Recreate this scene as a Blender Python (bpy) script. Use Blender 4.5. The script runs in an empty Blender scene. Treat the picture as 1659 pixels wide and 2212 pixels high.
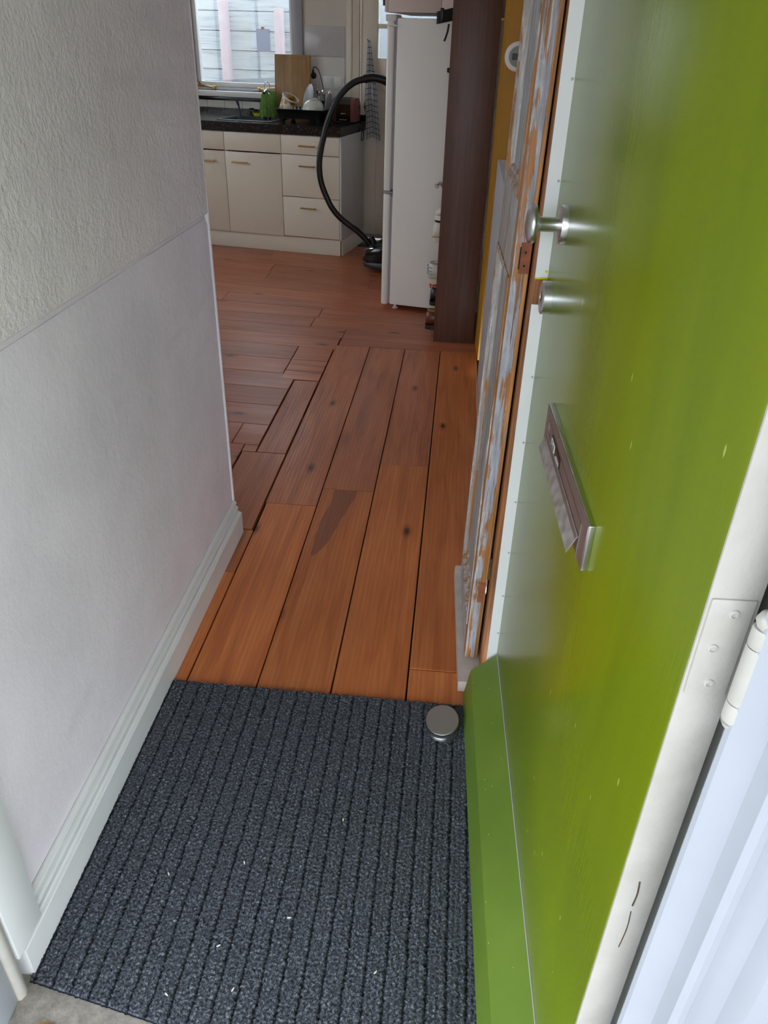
import bpy, bmesh, math, random
from mathutils import Vector, Matrix, noise as mnoise
random.seed(7)
R = math.radians
sc = bpy.context.scene
col = sc.collection

# ------------------------------------------------------------------ camera
cam_d = bpy.data.cameras.new('camera'); cam = bpy.data.objects.new('camera', cam_d); col.objects.link(cam)
cam_d.sensor_fit = 'VERTICAL'; cam_d.sensor_height = 36.0; cam_d.lens = 26.866
cam_d.clip_start = 0.02; cam_d.clip_end = 200
Fpx = 1650.78
_y = Vector((187.5, -1006.0, Fpx)).normalized(); _d = Vector((-79.5, 2694.0, Fpx)).normalized()
_z = -_d; _x = _y.cross(_z).normalized()
# rows of world->camera are built from the three world axes seen by the lens
Rt = Matrix((_x, _y, _z))                  # world = Rt @ cam(x right, y down, z forward)
right = Rt @ Vector((1, 0, 0)); up = Rt @ Vector((0, -1, 0)); back = Rt @ Vector((0, 0, -1))
m = Matrix((right, up, back)).transposed().to_4x4(); m.translation = Vector((0, 0, 1.4))
cam.matrix_world = m
sc.camera = cam

# ------------------------------------------------------------------ world: even overcast sky
w = bpy.data.worlds.new('sky'); sc.world = w; w.use_nodes = True
bg = w.node_tree.nodes['Background']
bg.inputs['Color'].default_value = (0.81, 0.90, 1.0, 1); bg.inputs['Strength'].default_value = 1.0
sc.view_settings.view_transform = 'Standard'; sc.view_settings.look = 'None'
sc.view_settings.gamma = 1.0; sc.view_settings.use_curve_mapping = False
sc.view_settings.exposure = 2.66
sc.cycles.max_bounces = 12; sc.cycles.diffuse_bounces = 6; sc.cycles.glossy_bounces = 6
sc.cycles.transparent_max_bounces = 12
sc.cycles.use_denoising = True
sc.cycles.sample_clamp_indirect = 6.0

# ------------------------------------------------------------------ materials
def lin(c):
    r = []
    for v in c:
        v /= 255.0
        r.append(v / 12.92 if v <= 0.04045 else ((v + 0.055) / 1.055) ** 2.4)
    return (r[0], r[1], r[2], 1)

class NT:
    """small wrapper to write node trees briefly"""
    def __init__(s, name):
        s.m = bpy.data.materials.new(name); s.m.use_nodes = True
        s.t = s.m.node_tree; s.n = s.t.nodes; s.b = s.n['Principled BSDF']
        s.tc = s.n.new('ShaderNodeTexCoord'); s.src = s.tc.outputs['Object']
    def link(s, a, b): s.t.links.new(a, b)
    def setv(s, node, key, v):
        if v is None: return
        if hasattr(v, 'is_linked') or isinstance(v, bpy.types.NodeSocket): s.link(v, node.inputs[key])
        else: node.inputs[key].default_value = v
    def mapping(s, scale=(1, 1, 1), loc=(0, 0, 0), rot=(0, 0, 0), src=None):
        n = s.n.new('ShaderNodeMapping'); n.inputs['Scale'].default_value = scale
        n.inputs['Location'].default_value = loc; n.inputs['Rotation'].default_value = rot
        s.link(src or s.src, n.inputs['Vector']); return n.outputs['Vector']
    def noise(s, scale=5, detail=3, rough=0.5, dist=0, vec=None):
        n = s.n.new('ShaderNodeTexNoise'); n.inputs['Scale'].default_value = scale
        n.inputs['Detail'].default_value = detail; n.inputs['Roughness'].default_value = rough
        n.inputs['Distortion'].default_value = dist
        s.link(vec or s.src, n.inputs['Vector']); return n.outputs['Fac']
    def voro(s, scale=5, vec=None, feature='F1', rnd=1.0):
        n = s.n.new('ShaderNodeTexVoronoi'); n.feature = feature; n.inputs['Scale'].default_value = scale
        n.inputs['Randomness'].default_value = rnd
        s.link(vec or s.src, n.inputs['Vector']); return n
    def wave(s, scale=5, dist=2, detail=2, dscale=1, vec=None, dir='X'):
        n = s.n.new('ShaderNodeTexWave'); n.bands_direction = dir
        n.inputs['Scale'].default_value = scale; n.inputs['Distortion'].default_value = dist
        n.inputs['Detail'].default_value = detail; n.inputs['Detail Scale'].default_value = dscale
        s.link(vec or s.src, n.inputs['Vector']); return n.outputs['Fac']
    def ramp(s, fac, stops, interp='LINEAR'):
        n = s.n.new('ShaderNodeValToRGB'); cr = n.color_ramp; cr.interpolation = interp
        while len(cr.elements) > 1: cr.elements.remove(cr.elements[-1])
        cr.elements[0].position = stops[0][0]; cr.elements[0].color = stops[0][1]
        for p, c in stops[1:]:
            e = cr.elements.new(p); e.color = c
        s.link(fac, n.inputs['Fac']); return n.outputs['Color']
    def fac(s, f, a, b):
        return s.ramp(f, [(a, (0, 0, 0, 1)), (b, (1, 1, 1, 1))])
    def mix(s, f, a, b, mode='MIX'):
        n = s.n.new('ShaderNodeMix'); n.data_type = 'RGBA'; n.blend_type = mode
        s.setv(n, 0, f); s.setv(n, 6, a); s.setv(n, 7, b); return n.outputs[2]
    def math(s, op, a, b=None):
        n = s.n.new('ShaderNodeMath'); n.operation = op
        s.setv(n, 0, a)
        if b is not None: s.setv(n, 1, b)
        return n.outputs[0]
    def sep(s, src=None):
        n = s.n.new('ShaderNodeSeparateXYZ'); s.link(src or s.src, n.inputs[0]); return n.outputs
    def bump(s, h, strength=0.2, dist=0.002):
        n = s.n.new('ShaderNodeBump'); n.inputs['Strength'].default_value = strength
        n.inputs['Distance'].default_value = dist; s.link(h, n.inputs['Height'])
        s.link(n.outputs['Normal'], s.b.inputs['Normal']); return n
    def out(s, color=None, rough=0.5, metal=0.0, spec=None, coat=None):
        s.setv(s.b, 'Base Color', color); s.setv(s.b, 'Roughness', rough); s.setv(s.b, 'Metallic', metal)
        if spec is not None: s.setv(s.b, 'Specular IOR Level', spec)
        if coat is not None: s.setv(s.b, 'Coat Weight', coat); s.b.inputs['Coat Roughness'].default_value = 0.12
        return s.m

def plain(name, c, rough=0.5, metal=0.0, var=0.06, scale=8, bump=0.0, bscale=60):
    t = NT(name); n = t.noise(scale, 3)
    c = lin(c); lo = tuple(v * (1 - var) for v in c[:3]) + (1,); hi = tuple(min(1, v * (1 + var)) for v in c[:3]) + (1,)
    cc = t.ramp(n, [(0.3, lo), (0.7, hi)])
    if bump: t.bump(t.noise(bscale, 3), bump, 0.001)
    return t.out(cc, rough, metal)

def emit(name, c, s):
    t = NT(name); t.b.inputs['Emission Color'].default_value = lin(c); t.b.inputs['Emission Strength'].default_value = s
    return t.out(lin(c), 0.5)

def clear(name, tint=(1, 1, 1, 1), gloss=0.08, rough=0.02, bumps=None):
    t = NT(name); n = t.n; o = n['Material Output']
    tr = n.new('ShaderNodeBsdfTransparent'); tr.inputs['Color'].default_value = tint
    gl = n.new('ShaderNodeBsdfGlossy'); gl.inputs['Roughness'].default_value = rough
    mx = n.new('ShaderNodeMixShader'); mx.inputs[0].default_value = gloss
    t.link(tr.outputs[0], mx.inputs[1]); t.link(gl.outputs[0], mx.inputs[2]); t.link(mx.outputs[0], o.inputs['Surface'])
    return t.m

def m_plank(name, base, dark, light, stain=False):
    t = NT(name)
    info = t.n.new('ShaderNodeObjectInfo'); rnd = info.outputs['Random']
    off = t.n.new('ShaderNodeCombineXYZ'); t.link(t.math('MULTIPLY', rnd, 37.0), off.inputs[0]); t.link(t.math('MULTIPLY', rnd, 91.0), off.inputs[1])
    ad = t.n.new('ShaderNodeVectorMath'); ad.operation = 'ADD'; t.link(t.src, ad.inputs[0]); t.link(off.outputs[0], ad.inputs[1])
    P = ad.outputs[0]
    g1 = t.noise(1.0, 4, 0.55, 0.6, t.mapping((2.2, 26, 8), src=P))
    g2 = t.wave(1.0, 5.0, 3, 1.2, t.mapping((0.9, 22, 3), src=P), 'Y')
    g3 = t.noise(1.0, 3, 0.6, 0.0, t.mapping((6, 210, 20), src=P))
    big = t.noise(1.0, 2, 0.5, 0.0, t.mapping((1.6, 5, 2), src=P))
    c = t.ramp(g1, [(0.28, lin(dark)), (0.5, lin(base)), (0.75, lin(light))])
    c = t.mix(t.math('MULTIPLY', g2, 0.30), c, lin(dark))
    c = t.mix(t.math('MULTIPLY', t.fac(g3, 0.45, 0.75), 0.22), c, lin([v * 0.72 for v in dark]))
    c = t.mix(t.math('MULTIPLY', t.fac(big, 0.42, 0.7), 0.35), c, lin([v * 0.82 for v in base]))
    # knots
    v = t.voro(1.0, t.mapping((1.9, 4.6, 1), src=P)); v.voronoi_dimensions = '2D'; d = v.outputs['Distance']
    pick = t.math('GREATER_THAN', t.sep(v.outputs['Color'])[0], 0.42)
    ring = t.math('MULTIPLY', t.fac(d, 0.10, 0.05), pick)
    c = t.mix(t.math('MULTIPLY', ring, 0.55), c, lin([dark[0] * .55, dark[1] * .5, dark[2] * .5]))
    core = t.math('MULTIPLY', t.fac(d, 0.045, 0.028), pick)
    c = t.mix(t.math('MULTIPLY', core, 0.85), c, lin((62, 34, 24)))
    # every board has its own tone
    tone = t.math('MULTIPLY_ADD', rnd, 0.22); tone.node.inputs[2].default_value = 0.88
    tn = t.n.new('ShaderNodeCombineColor'); [t.link(tone, tn.inputs[i]) for i in range(3)]
    c = t.mix(1.0, c, tn.outputs[0], 'MULTIPLY')
    if stain:
        s = t.sep(); w1 = t.noise(7, 1)
        u = t.math('ADD', s[1], t.math('MULTIPLY', t.math('SUBTRACT', w1, 0.5), 0.035))
        # dark heartwood tongue running in from the board end
        xx = t.math('SUBTRACT', 0.86, s[0])
        cen = t.math('MULTIPLY_ADD', xx, 0.114); cen.node.inputs[2].default_value = 0.005
        hw_ = t.math('MULTIPLY_ADD', xx, -0.050); hw_.node.inputs[2].default_value = 0.046
        e1 = t.math('ADD', t.math('POWER', t.math('DIVIDE', t.math('SUBTRACT', u, cen), hw_), 2.0), t.math('POWER', t.math('ABSOLUTE', t.math('MULTIPLY', xx, 2.25)), 6.0))
        c = t.mix(t.math('MULTIPLY', t.fac(e1, 1.15, 0.80), 0.72), c, lin((120, 70, 50)))
    fine = t.noise(1.0, 2, 0.5, 0, t.mapping((9, 160, 10), src=P))
    t.bump(t.math('ADD', fine, t.math('MULTIPLY', g2, 0.5)), 0.28, 0.0012)
    r = t.math('MULTIPLY_ADD', big, 0.25); r.node.inputs[2].default_value = 0.22
    return t.out(c, r, 0, 0.45)

def m_stripped(name, wood=(178, 118, 66), paint=(160, 164, 166), pale=(214, 212, 206), amount=0.5):
    """old paint half burnt off soft wood, streaked along local Z"""
    t = NT(name)
    s1 = t.noise(1.0, 5, 0.62, 0.8, t.mapping((70, 70, 4.2)))
    s2 = t.noise(1.0, 5, 0.65, 0.5, t.mapping((120, 120, 7), loc=(3, 1, 2)))
    s3 = t.noise(1.0, 4, 0.6, 0.2, t.mapping((26, 26, 16), loc=(7, 2, 5)))
    wd = t.ramp(t.noise(1.0, 3, 0.5, 0, t.mapping((190, 190, 5))), [(0.3, lin([v * .62 for v in wood])), (0.7, lin(wood))])
    pt = t.ramp(s2, [(0.30, lin([v * .72 for v in paint])), (0.55, lin(paint)), (0.72, lin(pale))])
    pt = t.mix(t.math('MULTIPLY', t.fac(s3, 0.5, 0.62), 0.55), pt, lin((148, 138, 130)))
    pt = t.mix(t.math('MULTIPLY', t.fac(s3, 0.40, 0.32), 0.45), pt, lin((168, 180, 200)))
    f = t.fac(t.math('ADD', t.math('MULTIPLY', s1, 0.7), t.math('MULTIPLY', s3, 0.3)), 0.5 + 0.11 - amount * 0.22, 0.5 + 0.16 - amount * 0.22)
    c = t.mix(f, wd, pt)
    t.bump(t.math('ADD', t.math('MULTIPLY', f, 0.6), t.math('MULTIPLY', s2, 0.6)), 0.6, 0.002)
    return t.out(c, 0.55)

M = {}
def build_materials():
    # plaster, upper rough coat and lower smooth coat
    for k, bs, st, c in (('plaster_rough', 95, 0.75, (238, 231, 230)), ('plaster_smooth', 55, 0.30, (236, 229, 234))):
        t = NT(k); a = t.noise(2.2, 4, 0.6); b = t.noise(7, 3)
        cc = t.ramp(a, [(0.32, lin([v * .93 for v in c])), (0.62, lin(c))])
        sm = t.fac(t.noise(1.0, 4, 0.65, 1.2, t.mapping((1, 1.3, 3.0), loc=(4, 1, 9))), 0.60, 0.78)
        cc = t.mix(t.math('MULTIPLY', sm, 0.30), cc, lin((168, 164, 158)))
        h = t.math('ADD', t.noise(bs, 4, 0.6), t.math('MULTIPLY', t.noise(bs * .3, 3), 0.9))
        t.bump(h, st, 0.004); M[k] = t.out(cc, 0.55)
    M['skirting'] = plain('skirting', (226, 225, 224), 0.34, var=0.03)
    M['white_paint'] = plain('white_paint', (232, 232, 230), 0.32, var=0.03, bump=0.12, bscale=30)
    M['frame_paint'] = plain('frame_paint', (164, 167, 174), 0.30, var=0.04, bump=0.25, bscale=16)
    t = NT('cream_paint'); a = t.noise(9, 4, 0.6)
    cc = t.ramp(a, [(0.3, lin((170, 165, 155))), (0.65, lin((186, 182, 173)))])
    sp = t.voro(60); cc = t.mix(t.math('MULTIPLY', t.fac(sp.outputs['Distance'], 0.09, 0.05), t.math('GREATER_THAN', t.sep(sp.outputs['Color'])[0], 0.93)), cc, lin((120, 96, 70)))
    t.bump(t.noise(38, 4, 0.6), 0.45, 0.003); M['cream_paint'] = t.out(cc, 0.4)
    # glossy hand-brushed green with small chips
    t = NT('green_gloss'); br = t.noise(1.0, 3, 0.5, 0, t.mapping((240, 240, 3)))
    pat = t.noise(1.0, 3, 0.5, 0.4, t.mapping((3, 5, 1.4)))
    cc = t.ramp(pat, [(0.3, lin((100, 117, 0))), (0.7, lin((117, 132, 1)))])
    ch = t.voro(1.0, t.mapping((46, 46, 15))); cm = t.math('MULTIPLY', t.fac(ch.outputs['Distance'], 0.10, 0.06), t.math('GREATER_THAN', t.sep(ch.outputs['Color'])[1], 0.80))
    cc = t.mix(t.math('MULTIPLY', cm, 0.55), cc, lin((190, 205, 120)))
    t.bump(br, 0.22, 0.0009)
    M['green_gloss'] = t.out(cc, 0.24, 0, 0.5)
    t = NT('green_board'); a = t.noise(6, 3)
    cc = t.ramp(a, [(0.3, lin((94, 120, 34))), (0.7, lin((106, 132, 42)))])
    sp = t.voro(90); cc = t.mix(t.math('MULTIPLY', t.fac(sp.outputs['Distance'], 0.12, 0.06), t.math('GREATER_THAN', t.sep(sp.outputs['Color'])[0], 0.9)), cc, lin((196, 206, 160)))
    t.bump(t.noise(120, 2), 0.1, 0.001); M['green_board'] = t.out(cc, 0.42)
    M['ochre'] = plain('ochre', (172, 122, 4), 0.55, var=0.05, bump=0.2, bscale=90)
    M['ceiling'] = plain('ceiling', (235, 234, 230), 0.8)
    M['kitchen_wall'] = plain('kitchen_wall', (214, 208, 196), 0.6, var=0.03, bump=0.2, bscale=70)
    M['render_outside'] = plain('render_outside', (196, 190, 180), 0.8, bump=0.4)
    M['subfloor'] = plain('subfloor', (34, 24, 20), 0.9)
    M['plank_hall'] = m_plank('plank_hall', (212, 124, 68), (176, 96, 50), (226, 144, 84))
    M['plank_stain'] = m_plank('plank_stain', (212, 124, 68), (176, 96, 50), (226, 144, 84), True)
    M['plank_worn'] = m_plank('plank_worn', (190, 113, 74), (152, 86, 55), (206, 131, 88))
    M['plank_kitchen'] = m_plank('plank_kitchen', (180, 103, 68), (144, 81, 53), (196, 121, 82))
    # ribbed carpet mat
    t = NT('mat_pile'); n1 = t.noise(240, 4, 0.75, 0.6); n2 = t.noise(7, 3)
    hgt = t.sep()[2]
    cc = t.ramp(n1, [(0.30, lin((38, 41, 48))), (0.50, lin((84, 88, 97))), (0.68, lin((166, 171, 182)))])
    cc = t.mix(t.math('MULTIPLY', t.fac(n2, 0.45, 0.7), 0.20), cc, lin((104, 106, 112)))
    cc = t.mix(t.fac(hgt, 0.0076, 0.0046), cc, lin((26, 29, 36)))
    t.bump(n1, 1.0, 0.006); M['mat_pile'] = t.out(cc, 0.95, 0, 0.1)
    t = NT('stone'); a = t.noise(40, 5, 0.7)
    cc = t.ramp(a, [(0.3, lin((140, 132, 124))), (0.7, lin((186, 178, 168)))]); t.bump(a, 0.5, 0.003); M['stone'] = t.out(cc, 0.85)
    t = NT('pavement'); a = t.noise(60, 5, 0.7)
    cc = t.ramp(a, [(0.3, lin((96, 92, 88))), (0.7, lin((140, 134, 128)))]); t.bump(a, 0.5, 0.003); M['pavement'] = t.out(cc, 0.9)
    M['stripped'] = m_stripped('stripped', wood=(190, 138, 90), paint=(176, 178, 178), pale=(226, 224, 220), amount=0.78)
    M['stripped_wood'] = m_stripped('stripped_wood', wood=(190, 132, 80), paint=(190, 184, 178), pale=(242, 240, 236), amount=0.66)
    M['stripped_panel'] = m_stripped('stripped_panel', wood=(160, 140, 124), paint=(164, 168, 168), pale=(200, 203, 203), amount=0.85)
    M['stripped_edge'] = m_stripped('stripped_edge', wood=(190, 126, 66), paint=(176, 178, 184), pale=(220, 212, 196), amount=0.72)
    M['bare_stile'] = m_stripped('bare_stile', wood=(200, 138, 76), paint=(150, 140, 130), pale=(176, 164, 150), amount=0.15)
    M['old_wood'] = m_stripped('old_wood', wood=(176, 112, 60), paint=(136, 104, 80), pale=(150, 120, 96), amount=0.22)
    M['sill_paint'] = plain('sill_paint', (198, 188, 180), 0.5, var=0.10, scale=26, bump=0.4)
    M['grey_board'] = plain('grey_board', (176, 178, 184), 0.5, bump=0.1)
    M['rust_wood'] = plain('rust_wood', (138, 78, 46), 0.7, var=0.25, scale=40, bump=0.5)
    M['dark_metal'] = plain('dark_metal', (76, 62, 44), 0.6, 0.25, var=0.3, scale=60)
    M['black_hole'] = plain('black_hole', (14, 10, 9), 0.8)
    t = NT('brushed_steel'); a = t.noise(1.0, 2, 0.5, 0, t.mapping((5, 160, 5)))
    t.bump(a, 0.05, 0.0005); M['steel'] = t.out(lin((206, 204, 202)), 0.30, 1.0)
    M['steel_soft'] = plain('steel_soft', (222, 222, 224), 0.30, 1.0, var=0.05)
    M['alu'] = plain('alu', (164, 148, 140), 0.34, 0.8, var=0.05, scale=30)
    M['chrome'] = plain('chrome', (200, 200, 200), 0.12, 1.0, var=0.02)
    M['brass'] = plain('brass', (186, 150, 92), 0.32, 1.0, var=0.05)
    M['rubber'] = plain('rubber', (18, 18, 20), 0.6)
    M['black_plastic'] = plain('black_plastic', (8, 8, 9), 0.38)
    M['black_gloss'] = plain('black_gloss', (14, 14, 16), 0.12)
    M['dark_grey'] = plain('dark_grey', (58, 58, 62), 0.45)
    M['white_plastic'] = plain('white_plastic', (228, 226, 220), 0.35, var=0.02)
    M['cabinet'] = plain('cabinet', (222, 213, 196), 0.42, var=0.015, scale=3)
    M['cabinet_side'] = plain('cabinet_side', (206, 208, 208), 0.40, var=0.02)
    M['fridge'] = plain('fridge', (240, 238, 231), 0.30, var=0.015, scale=3)
    M['fridge_grey'] = plain('fridge_grey', (160, 160, 166), 0.4)
    M['cupboard'] = plain('cupboard', (220, 204, 194), 0.5, var=0.02)
    t = NT('worktop'); a = t.voro(210); f = t.math('MULTIPLY', t.fac(a.outputs['Distance'], 0.34, 0.26), t.math('GREATER_THAN', t.sep(a.outputs['Color'])[0], 0.90))
    cc = t.mix(f, lin((15, 14, 17)), t.ramp(t.sep(a.outputs['Color'])[1], [(0, lin((190, 160, 150))), (1, lin((220, 216, 214)))]))
    M['worktop'] = t.out(cc, 0.22)
    t = NT('dark_veneer'); g = t.noise(1.0, 4, 0.6, 0.6, t.mapping((60, 60, 2.0))); g2 = t.noise(1.0, 3, 0.6, 0.3, t.mapping((260, 260, 9)))
    cc = t.ramp(t.math('ADD', t.math('MULTIPLY', g, 0.6), t.math('MULTIPLY', g2, 0.4)), [(0.3, lin((70, 44, 37))), (0.5, lin((90, 60, 49))), (0.7, lin((106, 73, 60)))])
    t.bump(g2, 0.15, 0.0006); M['dark_veneer'] = t.out(cc, 0.42)
    t = NT('fence_wash'); g = t.noise(1.0, 5, 0.65, 0.8, t.mapping((2.5, 2.5, 34))); g2 = t.noise(6, 4, 0.6)
    cc = t.ramp(g, [(0.28, lin((128, 132, 137))), (0.45, lin((168, 174, 182))), (0.7, lin((184, 190, 200)))])
    cc = t.mix(t.math('MULTIPLY', t.fac(g2, 0.56, 0.72), 0.4), cc, lin((178, 180, 158))); t.bump(g, 0.3, 0.003); M['fence_wash'] = t.out(cc, 0.8)
    M['pink_post'] = plain('pink_post', (184, 164, 174), 0.8, var=0.06, scale=14)
    t = NT('bamboo'); g = t.noise(1.0, 3, 0.6, 0, t.mapping((34, 4, 5))); st = t.noise(1.0, 1, 0.5, 0, t.mapping((26, 1, .4), loc=(2, 0, 0)))
    cc = t.ramp(t.math('ADD', t.math('MULTIPLY', g, .5), t.math('MULTIPLY', st, .5)), [(0.3, lin((140, 104, 62))), (0.7, lin((184, 146, 96)))]); M['bamboo'] = t.out(cc, 0.5)
    M['glass'] = clear('glass', (0.96, 0.98, 0.98, 1), 0.07)
    t = NT('obscure_glass'); n = t.noise(70, 3, 0.6, 1.0); t.bump(n, 0.8, 0.006)
    t.b.inputs['Transmission Weight'].default_value = 1.0; M['obscure_glass'] = t.out(lin((240, 244, 246)), 0.25)
    M['clear_plastic'] = clear('clear_plastic', (0.86, 0.88, 0.88, 1), 0.22, 0.12)
    M['soap'] = clear('soap', (0.70, 0.78, 0.74, 1), 0.25, 0.1)
    M['smoke_plastic'] = clear('smoke_plastic', (0.80, 0.78, 0.74, 1), 0.34, 0.22)
    t = NT('flap_plastic'); t.b.inputs['Transmission Weight'].default_value = 0.35; M['flap_plastic'] = t.out(t.ramp(t.noise(60, 3), [(0.35, lin((146, 134, 126))), (0.65, lin((184, 178, 172)))]), 0.28)
    M['green_cloth'] = plain('green_cloth', (142, 178, 104), 0.9, var=0.2, scale=60, bump=0.5, bscale=200)
    M['sponge_y'] = plain('sponge_y', (196, 190, 62), 0.95, var=0.15, scale=120, bump=0.5, bscale=200)
    M['sponge_g'] = plain('sponge_g', (52, 92, 52), 0.95, var=0.2, scale=120)
    M['navy'] = plain('navy', (30, 42, 66), 0.35)
    M['red'] = plain('red', (176, 34, 40), 0.4)
    M['porcelain'] = plain('porcelain', (206, 212, 202), 0.14, var=0.02)
    M['grey_ceramic'] = plain('grey_ceramic', (176, 180, 184), 0.3, var=0.03)
    M['burgundy'] = plain('burgundy', (104, 56, 58), 0.22, var=0.05)
    t = NT('tub_print'); z = t.sep()
    blob = t.noise(1.0, 1, 0.5, 0.3, t.mapping((26, 26, 20))); cc = t.mix(t.fac(blob, 0.44, 0.50), lin((236, 234, 226)), lin((206, 158, 84)))
    cc = t.mix(t.fac(blob, 0.62, 0.66), cc, lin((130, 84, 40))); M['tub_print'] = t.out(cc, 0.4)
    t = NT('tea_towel'); s = t.sep(t.tc.outputs['UV'])
    def lines(o, k):
        fr = t.math('FRACT', t.math('MULTIPLY', o, k)); return t.math('LESS_THAN', fr, 0.11)
    g = t.math('MAXIMUM', lines(s[0], 7.0), lines(s[1], 17.0)); M['tea_towel'] = t.out(t.mix(g, lin((214, 216, 218)), lin((48, 56, 80))), 0.9)
    M['tile'] = plain('tile', (222, 220, 214), 0.15, var=0.02)
    M['panel_gloss'] = plain('panel_gloss', (198, 196, 198), 0.18, var=0.02)
    M['panel_white'] = plain('panel_white', (222, 220, 216), 0.3, var=0.02)
    t = NT('paper'); o_ = t.n['Material Output']; tl = t.n.new('ShaderNodeBsdfTranslucent'); df = t.n.new('ShaderNodeBsdfDiffuse'); tl.inputs[0].default_value = df.inputs[0].default_value = lin((214, 216, 226))
    mx = t.n.new('ShaderNodeMixShader'); mx.inputs[0].default_value = 0.4; t.link(tl.outputs[0], mx.inputs[1]); t.link(df.outputs[0], mx.inputs[2]); t.link(mx.outputs[0], o_.inputs['Surface']); M['paper'] = t.m
    M['tape'] = plain('tape', (250, 214, 196), 0.4)
    M['leather_brown'] = plain('leather_brown', (112, 58, 34), 0.35, var=0.25, scale=30)
    M['leather_white'] = plain('leather_white', (214, 208, 196), 0.5, var=0.05)
    M['leather_black'] = plain('leather_black', (24, 22, 24), 0.4)
    M['silver_fabric'] = plain('silver_fabric', (180, 182, 186), 0.35, 0.4)
    M['cream_sole'] = plain('cream_sole', (208, 198, 172), 0.6)
    M['coral'] = plain('coral', (226, 96, 86), 0.7)
    M['lcd'] = plain('lcd', (120, 132, 116), 0.25)
    M['leaf'] = plain('leaf', (176, 128, 70), 0.8, var=0.3, scale=40)
    M['crumb'] = plain('crumb', (232, 228, 216), 0.7)
    M['dark_red'] = plain('dark_red', (70, 30, 34), 0.5)
    M['yellow_drip'] = plain('yellow_drip', (190, 190, 20), 0.3)
build_materials()

# ------------------------------------------------------------------ mesh helpers
class MB:
    def __init__(s): s.bm = bmesh.new()
    def box(s, x0, x1, y0, y1, z0, z1, bev=0.0, mtx=None, seg=2):
        r = bmesh.ops.create_cube(s.bm, size=1.0); vs = r['verts']
        for v in vs:
            v.co = Vector((x0 + (v.co.x + .5) * (x1 - x0), y0 + (v.co.y + .5) * (y1 - y0), z0 + (v.co.z + .5) * (z1 - z0)))
        if bev:
            es = list({e for v in vs for e in v.link_edges})
            r2 = bmesh.ops.bevel(s.bm, geom=es, offset=bev, segments=seg, affect='EDGES', profile=0.5, clamp_overlap=True)
            vs = list({v for f in r2['faces'] for v in f.verts} | {v for v in vs if v.is_valid})
        if mtx is not None:
            for v in vs: v.co = mtx @ v.co
        return s
    def prism(s, poly, axis='z', a0=0, a1=1):
        """poly: list of 2D points; axis z -> (x,y), y -> (x,z), x -> (y,z)"""
        def P(p, a):
            return {'z': (p[0], p[1], a), 'y': (p[0], a, p[1]), 'x': (a, p[0], p[1])}[axis]
        A = [s.bm.verts.new(P(p, a0)) for p in poly]; B = [s.bm.verts.new(P(p, a1)) for p in poly]
        n = len(poly)
        fs = [s.bm.faces.new(A[::-1]), s.bm.faces.new(B)]
        for i in range(n): fs.append(s.bm.faces.new((A[i], A[(i + 1) % n], B[(i + 1) % n], B[i])))
        bmesh.ops.recalc_face_normals(s.bm, faces=fs); return s
    def loft(s, rings, cap0=True, cap1=True, closed=True):
        rv = [[s.bm.verts.new(p) for p in r] for r in rings]; fs = []
        n = len(rv[0])
        for a, b in zip(rv[:-1], rv[1:]):
            for i in range(n if closed else n - 1):
                j = (i + 1) % n; fs.append(s.bm.faces.new((a[i], a[j], b[j], b[i])))
        if cap0: fs.append(s.bm.faces.new(rv[0][::-1]))
        if cap1: fs.append(s.bm.faces.new(rv[-1]))
        bmesh.ops.recalc_face_normals(s.bm, faces=fs); return s
    def tube(s, pts, r, seg=12, caps=True):
        pts = [Vector(p) for p in pts]; rr = r if isinstance(r, (list, tuple)) else [r] * len(pts)
        rings = []; t0 = (pts[1] - pts[0]).normalized()
        nrm = t0.orthogonal().normalized()
        for i, p in enumerate(pts):
            t = (pts[min(i + 1, len(pts) - 1)] - pts[max(i - 1, 0)]).normalized()
            nrm = (nrm - t * nrm.dot(t)).normalized(); bn = t.cross(nrm)
            rings.append([p + (nrm * math.cos(2 * math.pi * k / seg) + bn * math.sin(2 * math.pi * k / seg)) * rr[i] for k in range(seg)])
        return s.loft(rings, caps, caps)
    def lathe(s, prof, seg=32, c=(0, 0, 0), axis='z', cap=True):
        rings = []
        for r, h in prof:
            ring = []
            for k in range(seg):
                a = 2 * math.pi * k / seg; x, y = r * math.cos(a), r * math.sin(a)
                ring.append(Vector(c) + Vector({'z': (x, y, h), 'x': (h, x, y), 'y': (x, h, y)}[axis]))
            rings.append(ring)
        return s.loft(rings, cap, cap)
    def grid(s, nu, nv, fn, thick=0.0):
        V = [[s.bm.verts.new(fn(i / nu, j / nv)) for j in range(nv + 1)] for i in range(nu + 1)]
        uv = s.bm.loops.layers.uv.verify()
        for i in range(nu):
            for j in range(nv):
                f = s.bm.faces.new((V[i][j], V[i + 1][j], V[i + 1][j + 1], V[i][j + 1]))
                for l, (a, b) in zip(f.loops, ((i, j), (i + 1, j), (i + 1, j + 1), (i, j + 1))): l[uv].uv = (a / nu, b / nv)
        if thick:
            bmesh.ops.solidify(s.bm, geom=s.bm.faces[:], thickness=thick)
        return s
    def xf(s, mtx):
        bmesh.ops.transform(s.bm, matrix=mtx, verts=s.bm.verts[:]); return s
    def build(s, name, mat, parent=None, smooth=True, loc=None, rotz=None, ang=38):
        me = bpy.data.meshes.new(name); s.bm.to_mesh(me); s.bm.free()
        me.materials.append(M[mat] if isinstance(mat, str) else mat)
        if smooth:
            me.polygons.foreach_set('use_smooth', [True] * len(me.polygons)); me.set_sharp_from_angle(angle=R(ang))
        o = bpy.data.objects.new(name, me); col.objects.link(o)
        if parent is not None: o.parent = parent
        if loc is not None: o.location = loc
        if rotz is not None: o.rotation_euler = (0, 0, rotz)
        return o

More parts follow.
